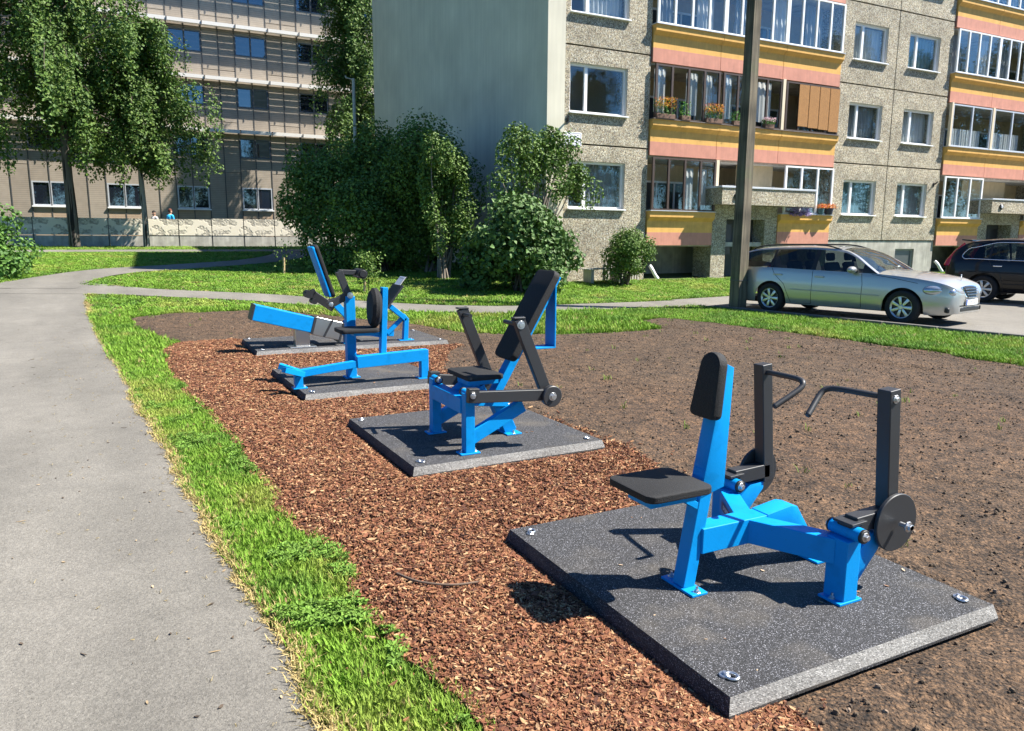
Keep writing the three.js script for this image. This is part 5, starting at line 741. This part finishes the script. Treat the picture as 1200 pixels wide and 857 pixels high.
function car(P, paint, pos, turn, label) {
  const o = thing('parked_car', label, 'car', pos, turn, 'cars parked before the apartment block');
  const belt = smooth(P.belt), plan = smooth(P.plan), roof = smooth(P.roof), zr = smooth(P.zr), S = smooth([[0, 0.925], [0.12, 0.965], [0.40, 1.0], [0.60, 0.998], [0.80, 0.982], [0.93, 0.965], [1, 0.945]]);
  const sill = smooth(P.sill), axles = [0, P.wb];
  const yb = (x) => { let y = sill(x); for (const a of axles) { const d = Math.abs(x - a); if (d < P.arch) y = Math.max(y, P.wr + Math.sqrt(P.arch ** 2 - d * d)); } return y; };
  const xs = []; for (let x = P.x0; x < P.x1 - 1e-6; x += 0.03) xs.push(x); xs.push(P.x1); for (const a of axles) for (const s of [-1, 1]) for (const e of [0.0005, 0.003, 0.01, 0.02]) xs.push(a + s * (P.arch - e)); xs.sort((a, b) => a - b);
  const NJ = 15, sec = (x, s) => { const b = yb(x), t = belt(x), r = []; for (let j = 0; j <= NJ; j++) { const y = lerp(b, t, Math.pow(j / NJ, 0.85)); r.push([x, y, s * plan(x) * S(clamp((y - P.base) / (t - P.base), 0, 1))]); } if (x >= P.cowl) for (let j = 1; j <= 8; j++) { const k = j / 8, z = plan(x) * 0.945 * (1 - k), c = P.crown * (1 - (1 - k) ** 2.4); r.push([x, t + c * sstep(P.x1 + 0.02, P.x1 - 0.35, x) , s * z]); } return r; };
  const body = new Quads();
  for (const s of [1, -1]) { for (let i = 1; i < xs.length; i++) { const a = sec(xs[i - 1], s), b = sec(xs[i], s), n = Math.min(a.length, b.length); for (let j = 1; j < n; j++) s > 0 ? body.q(a[j - 1], b[j - 1], b[j], a[j]) : body.q(a[j - 1], a[j], b[j], b[j - 1]); } }
  for (const [x, f] of [[P.x0, -1], [P.x1, 1]]) { const a = sec(x, 1), b = sec(x, -1); for (let j = 1; j <= NJ; j++) f > 0 ? body.q(b[j - 1], b[j], a[j], a[j - 1]) : body.q(b[j - 1], a[j - 1], a[j], b[j]); }
  part(o, 'body', body.geo(0.5), paint);
  // greenhouse
  const gl = {}, add = (k, ...q) => (gl[k] ||= new Quads()).q(...q);
  const gx = []; for (let x = P.g0; x <= P.g1 + 1e-6; x += 0.025) gx.push(x); const NV = 12, NR = 10;
  const up = (x, s) => { const t = belt(x), y1 = Math.max(t + 0.002, roof(x) - 0.045), z0 = plan(x) * 0.945, z1 = Math.min(z0, zr(x)), r = []; const hgt = clamp((y1 - t) / 0.42, 0, 1); const ze = lerp(z0, z1, hgt); for (let j = 0; j <= NV; j++) { const v = j / NV; r.push([x, lerp(t, y1, v), s * (lerp(z0, ze, v) + 0.025 * hgt * Math.sin(v * Math.PI))]); } for (let j = 1; j <= NR; j++) { const k = j / NR; r.push([x, y1 + Math.max(0.001, roof(x) - y1) * (1 - (1 - k) ** 2.6), s * ze * (1 - k)]); } return r; };
  for (const s of [1, -1]) for (let i = 1; i < gx.length; i++) { const a = up(gx[i - 1], s), b = up(gx[i], s), x = (gx[i] + gx[i - 1]) / 2; for (let j = 1; j < a.length; j++) {
      let k = 'paint'; if (j <= NV) { const v = (j - 0.5) / NV; if (v > 0.04 && v < 0.88) { const w = P.dlo.findIndex(d => x > d[0] && x < d[1]); k = w >= 0 ? 'side_' + w + (s > 0 ? 'r' : 'l') : x > P.dlo[0][0] && x < P.dlo[P.dlo.length - 1][1] ? 'black' : x >= P.dlo[P.dlo.length - 1][1] ? 'black' : 'paint'; } else if (v <= 0.04 && x > P.dlo[0][0]) k = 'black'; } else { const r = (j - NV - 0.5) / NR; if (r > 0.10 && x > P.ws[0] && x < P.ws[1]) k = 'wind'; else if (r > 0.12 && x > P.rw[0] && x < P.rw[1]) k = 'rear'; else if (x >= P.ws[1]) k = 'black'; }
      s > 0 ? add(k, a[j - 1], b[j - 1], b[j], a[j]) : add(k, a[j - 1], a[j], b[j], b[j - 1]); } }
  for (const [k, q] of Object.entries(gl)) part(o, k === 'paint' ? 'roof' : k === 'black' ? 'pillar_trim' : k === 'wind' ? 'windscreen' : k === 'rear' ? 'rear_window' : 'side_window', q.geo(0.5), k === 'paint' ? paint : k === 'black' ? trimBlack : autoGlass);
  // inside, floor, wheel wells
  part(o, 'floor_pan', bx(P.x0 + 0.12, P.x1 - 0.2, P.base + 0.0, P.base + 0.12, -0.66, 0.66), trimBlack); part(o, 'wheel_well', merge([bx(-0.5, 0.5, 0.22, 0.82, -0.62, 0.62), bx(P.wb - 0.5, P.wb + 0.5, 0.22, 0.74, -0.62, 0.62)]), trimBlack);
  part(o, 'dashboard', bx(P.wb - 0.92, P.wb - 0.52, 0.55, belt(P.wb - 0.8) - 0.02, -0.72, 0.72, 0.05), seatMat);
  for (const [sx, sz] of [[P.seat, 0.37], [P.seat, -0.37], [P.seat - 0.88, 0.37], [P.seat - 0.88, -0.37]]) { part(o, 'car_seat', merge([box(sx + 0.2, P.base + 0.34, sz, 0.5, 0.16, 0.5, 0.05), bar([sx, P.base + 0.36, sz], [sx - 0.20, P.base + 0.92, sz], 0.48, 0.13, 0.05, [1, 0, 0]), bar([sx - 0.21, P.base + 0.95, sz], [sx - 0.235, P.base + 1.12, sz], 0.26, 0.10, 0.04, [1, 0, 0])]), seatMat); }
  { const t = new THREE.TorusGeometry(0.18, 0.017, 8, 24); t.rotateY(Math.PI / 2); t.rotateZ(0.4); t.translate(P.wb - 1.0, belt(P.wb - 1) - 0.06, -0.37); part(o, 'steering_wheel', t, trimBlack); }
  for (const a of axles) for (const s of [1, -1]) wheel(o, a, P.wr, s * (P.track / 2), P.wr, 0.225, s, P.spokes);
  // surface helpers
  const side = (x, y, s, e = 0.004) => [x, y, s * (plan(x) * S(clamp((y - P.base) / (belt(x) - P.base), 0, 1)) + e)];
  const line = (pts, r, name, m, s) => { const L = []; for (let i = 1; i < pts.length; i++) for (let k = 0; k < 10; k++) { const t = k / 10; L.push(side(lerp(pts[i - 1][0], pts[i][0], t), lerp(pts[i - 1][1], pts[i][1], t), s, 0.0)); } L.push(side(...pts[pts.length - 1], s, 0.0)); part(o, name, tube(L, r, L.length * 2, 5), m); };
  for (const s of [1, -1]) {
    for (const p of P.seams) line(p, 0.005, 'panel_gap', trimBlack, s);
    if (P.mould) line(P.mould, 0.011, 'side_moulding', P.mouldPaint ? paint : trimBlack, s);
    for (const [x, y] of P.handles) { const c = side(x, y, s, 0.016); part(o, 'door_handle', T(new RoundedBoxGeometry(0.21, 0.032, 0.03, 2, 0.012), ...c), P.handleChrome ? chrome : paint); }
    const mx = P.mirror[0], my = P.mirror[1], mg = new THREE.SphereGeometry(1, 24, 16); mg.scale(0.085, 0.072, 0.125); T(mg, mx, my, s * (plan(mx) * 0.945 + 0.10)); const mm = sub(o, 'wing_mirror'); part(mm, 'housing', clean(mg), paint); part(mm, 'stalk', bar([mx + 0.03, my - 0.05, s * (plan(mx) * 0.90)], [mx + 0.01, my - 0.03, s * (plan(mx) * 0.945 + 0.06)], 0.06, 0.035, 0.01), trimBlack);
    if (P.rails) part(o, 'roof_rail', tube(P.rails.map(([x, d]) => [x, roof(x) - 0.045 + d, s * (zr(x) - 0.02)]), 0.016, 40, 8), trimBlack);
  }
  return { o, side, plan, belt, roof, zr };
}
// silver estate car
{
  const silver = phy([0.44, 0.43, 0.41], 0.30, { metalness: 0.55, clearcoat: 1, clearcoatRoughness: 0.03 });
  const P = { x0: -1.15, x1: 3.72, wb: 2.854, wr: 0.322, track: 1.60, arch: 0.375, base: 0.2, cowl: 2.20, crown: 0.075, spokes: 7, seat: 1.28,
    belt: [[-1.15, 0.94], [-0.9, 0.985], [0, 0.985], [1.0, 0.965], [2.0, 0.945], [2.35, 0.935], [2.9, 0.895], [3.3, 0.84], [3.52, 0.785], [3.65, 0.715], [3.70, 0.65], [3.72, 0.60]],
    plan: [[-1.15, 0.72], [-1.09, 0.81], [-0.9, 0.872], [-0.4, 0.902], [0.4, 0.911], [2.3, 0.908], [2.9, 0.892], [3.2, 0.855], [3.45, 0.775], [3.6, 0.67], [3.68, 0.56], [3.72, 0.44]],
    roof: [[-1.13, 0.95], [-1.05, 1.08], [-0.92, 1.25], [-0.75, 1.37], [-0.5, 1.425], [0, 1.46], [0.7, 1.475], [1.25, 1.455], [1.55, 1.41], [1.8, 1.31], [2.1, 1.13], [2.42, 0.93]],
    zr: [[-1.13, 0.66], [-0.7, 0.60], [0, 0.605], [1.2, 0.61], [1.8, 0.64], [2.42, 0.74]],
    sill: [[-1.15, 0.34], [-0.9, 0.25], [-0.4, 0.235], [0.4, 0.225], [2.4, 0.225], [3.2, 0.20], [3.55, 0.21], [3.72, 0.25]],
    g0: -1.125, g1: 2.42, dlo: [[-0.86, -0.04], [0.0, 0.92], [1.02, 2.02]], ws: [1.46, 2.36], rw: [-1.06, -0.70],
    seams: [[[0.97, 0.955], [0.985, 0.70], [0.97, 0.26], [0.62, 0.245]], [[0.0, 0.975], [0.08, 0.85], [0.33, 0.64], [0.44, 0.40], [0.50, 0.25]], [[2.02, 0.935], [2.06, 0.72], [2.05, 0.26], [1.6, 0.235]], [[2.22, 0.925], [2.7, 0.86], [3.1, 0.79]]],
    mould: [[0.5, 0.545], [1.0, 0.54], [2.05, 0.525], [2.42, 0.52]], mouldPaint: true, handles: [[0.17, 0.845], [1.14, 0.835]], mirror: [1.86, 1.0], rails: [[-0.72, 0.0], [-0.55, 0.05], [0.3, 0.06], [1.1, 0.05], [1.42, 0.0]] };
  const c = car(P, silver, [13.50, 0.008, -12.41], -78.8 * Math.PI / 180, 'silver estate car with roof rails parked beside the utility pole'), o = c.o;
  const ell = (n, p, r, m, rot = 0) => { const g = new THREE.SphereGeometry(1, 28, 18); g.scale(...r); g.rotateY(rot); T(g, ...p); return part(o, n, clean(g), m); };
  for (const s of [1, -1]) {
    ell('headlight', [3.36, 0.665, s * 0.735], [0.20, 0.105, 0.10], lampGlass, s * 0.62); ell('headlight', [3.585, 0.63, s * 0.565], [0.10, 0.082, 0.10], lampGlass, s * 0.8);
    ell('fog_lamp', [3.545, 0.305, s * 0.62], [0.03, 0.03, 0.045], lampGlass, s * 0.8); part(o, 'air_intake', T(RY(new RoundedBoxGeometry(0.06, 0.095, 0.30, 2, 0.025), s * 0.86), 3.528, 0.305, s * 0.63), trimBlack);
    part(o, 'tail_light', T(new RoundedBoxGeometry(0.10, 0.34, 0.10, 2, 0.03), -1.08, 0.82, s * 0.755), redLamp);
  }
  const gs = new THREE.Shape(); gs.moveTo(-0.30, 0.12); gs.quadraticCurveTo(0, 0.16, 0.30, 0.12); gs.quadraticCurveTo(0.31, 0.0, 0.20, -0.10); gs.quadraticCurveTo(0, -0.125, -0.20, -0.10); gs.quadraticCurveTo(-0.31, 0.0, -0.30, 0.12);
  const gr = sub(o, 'grille'); const gg = (sh, d, m, n, e) => { const g = extr(sh, d, 0.008, 12); g.rotateY(Math.PI / 2); g.rotateZ(0.28); T(g, 3.69 + e, 0.615, 0); part(gr, n, g, m); }; const big = gs.clone(); gg(big, 0.05, chrome, 'surround', 0); const inner = new THREE.Shape(gs.getPoints(14).map(p => p.clone().multiplyScalar(0.9))); gg(inner, 0.05, trimBlack, 'mesh_panel', 0.008);
  for (let k = 0; k < 4; k++) part(gr, 'chrome_bar', T(RZ(box(0, 0, 0, 0.02, 0.018, (0.50 - 0.045 * k), 0.006), 0.28), 3.70 + 0.022 + k * 0.014, 0.69 - k * 0.05, 0), chrome);
  part(o, 'bonnet_star', merge([cyl([3.52, 0.83, 0], [3.52, 0.89, 0], 0.006, 0.005, 8), T(RY(new THREE.TorusGeometry(0.03, 0.004, 6, 20), Math.PI / 2), 3.52, 0.92, 0)].map(g => { g = clean(g); return g; })), chrome);
  part(o, 'lower_intake', T(new RoundedBoxGeometry(0.06, 0.085, 0.86, 2, 0.025), 3.70, 0.315, 0), trimBlack); part(o, 'bumper_strip', T(new RoundedBoxGeometry(0.05, 0.03, 0.9, 2, 0.01), 3.70, 0.385, 0), trimBlack);
  const pt = canvasTex(256, 56, (g, w, h) => { g.fillStyle = '#eceff2'; g.fillRect(0, 0, w, h); g.fillStyle = '#1a3f9c'; g.fillRect(0, 0, 26, h); g.fillStyle = '#22252b'; g.font = 'bold 46px sans-serif'; g.textAlign = 'center'; g.textBaseline = 'middle'; g.fillText('475 SF', w / 2 + 12, h / 2 + 3); });
  const lp = sub(o, 'licence_plate'); part(lp, 'plate', box(3.745, 0.445, 0, 0.012, 0.115, 0.52, 0.003), whiteFrame); const pf = new THREE.PlaneGeometry(0.51, 0.105); pf.rotateY(Math.PI / 2); T(pf, 3.7525, 0.445, 0); part(lp, 'plate_print', pf, std(0xffffff, 0.4, { map: pt }));
}
// black sport utility car
{
  const black = phy([0.004, 0.004, 0.005], 0.3, { specularIntensity: 0.5, clearcoat: 0.5, clearcoatRoughness: 0.03 });
  const P = { x0: -0.98, x1: 3.56, wb: 2.62, wr: 0.348, track: 1.58, arch: 0.41, base: 0.26, cowl: 2.08, crown: 0.06, spokes: 7, seat: 1.12,
    belt: [[-0.98, 0.98], [-0.86, 1.07], [-0.5, 1.10], [0.4, 1.075], [1.4, 1.055], [2.1, 1.03], [2.6, 0.97], [3.1, 0.89], [3.4, 0.79], [3.53, 0.68], [3.56, 0.60]],
    plan: [[-0.98, 0.74], [-0.90, 0.83], [-0.65, 0.885], [0.0, 0.91], [2.2, 0.91], [2.8, 0.885], [3.15, 0.82], [3.4, 0.71], [3.52, 0.58], [3.56, 0.46]],
    roof: [[-0.94, 1.02], [-0.86, 1.20], [-0.72, 1.42], [-0.55, 1.55], [-0.25, 1.62], [0.4, 1.655], [1.0, 1.645], [1.35, 1.59], [1.7, 1.43], [2.05, 1.20], [2.30, 1.0]],
    zr: [[-0.94, 0.70], [-0.5, 0.60], [0.4, 0.60], [1.3, 0.62], [2.3, 0.74]],
    sill: [[-0.98, 0.45], [-0.7, 0.33], [-0.4, 0.28], [2.2, 0.28], [3.2, 0.27], [3.56, 0.33]],
    g0: -0.94, g1: 2.30, dlo: [[-0.55, 0.06], [0.12, 0.86], [0.98, 1.85]], ws: [1.25, 2.24], rw: [-0.86, -0.58],
    seams: [[[0.92, 1.06], [0.93, 0.7], [0.92, 0.34], [0.56, 0.32]], [[0.09, 1.085], [0.14, 0.95], [0.36, 0.76], [0.44, 0.5], [0.46, 0.32]], [[1.86, 1.04], [1.9, 0.8], [1.89, 0.33]]],
    mould: [[0.46, 0.50], [1.9, 0.49]], mouldPaint: false, handles: [[0.30, 0.945], [1.12, 0.94]], handleChrome: true, mirror: [1.72, 1.10] };
  const c = car(P, black, [19.94 + 0.955 * 0.79, 0.01, -12.0 - 0.2 * 0.79], -76 * Math.PI / 180, 'black sport utility car with red tail lights and chrome window trim'), o = c.o;
  for (const s of [1, -1]) {
    const L = []; const zAt = (x, v) => { const t = c.belt(x), y1 = Math.max(t + 0.002, c.roof(x) - 0.045), z0 = c.plan(x) * 0.945, h = clamp((y1 - t) / 0.42, 0, 1), ze = lerp(z0, Math.min(z0, c.zr(x)), h); return [x, lerp(t, y1, v), s * (lerp(z0, ze, v) + 0.025 * h * Math.sin(v * Math.PI) + 0.006)]; };
    for (let k = 0; k <= 20; k++) L.push(zAt(lerp(1.85, -0.50, k / 20), 0.05)); L.push(zAt(-0.57, 0.2)); L.push(zAt(-0.53, 0.45)); for (let k = 0; k <= 20; k++) L.push(zAt(lerp(-0.42, 1.5, k / 20), lerp(0.66, 0.88, sstep(0, 0.35, k / 20))));
    part(o, 'window_trim', tube(L, 0.011, 120, 6), chrome);
    const tl = []; for (let k = 0; k <= 10; k++) { const y = lerp(0.92, 1.52, k / 10), x = lerp(-0.935, -0.60, Math.pow(k / 10, 1.5)); tl.push([x, y, s * lerp(0.80, 0.60, k / 10)]); }
    part(o, 'tail_light', limb(tl, 0.085, 0.035, 10, 20), redLamp); part(o, 'reflector', T(new RoundedBoxGeometry(0.05, 0.05, 0.16, 2, 0.01), -0.945, 0.60, s * 0.72), redLamp);
    const hl = new THREE.SphereGeometry(1, 24, 16); hl.scale(0.20, 0.09, 0.10); hl.rotateY(s * 0.5); T(hl, 3.18, 0.80, s * 0.68); part(o, 'headlight', clean(hl), lampGlass);
  }
  part(o, 'rear_bumper', T(new RoundedBoxGeometry(0.26, 0.26, 1.62, 3, 0.06), -0.92, 0.53, 0), trimBlack); part(o, 'roof_spoiler', T(RZ(new RoundedBoxGeometry(0.26, 0.04, 1.12, 2, 0.015), -0.1), -0.58, 1.60, 0), black);
  part(o, 'front_grille', T(new RoundedBoxGeometry(0.06, 0.2, 0.9, 2, 0.02), 3.54, 0.66, 0), trimBlack); part(o, 'number_plate', T(new RoundedBoxGeometry(0.02, 0.11, 0.52, 1, 0.004), -1.0, 0.86, 0), whiteFrame);
}
renderer.render(scene, camera);
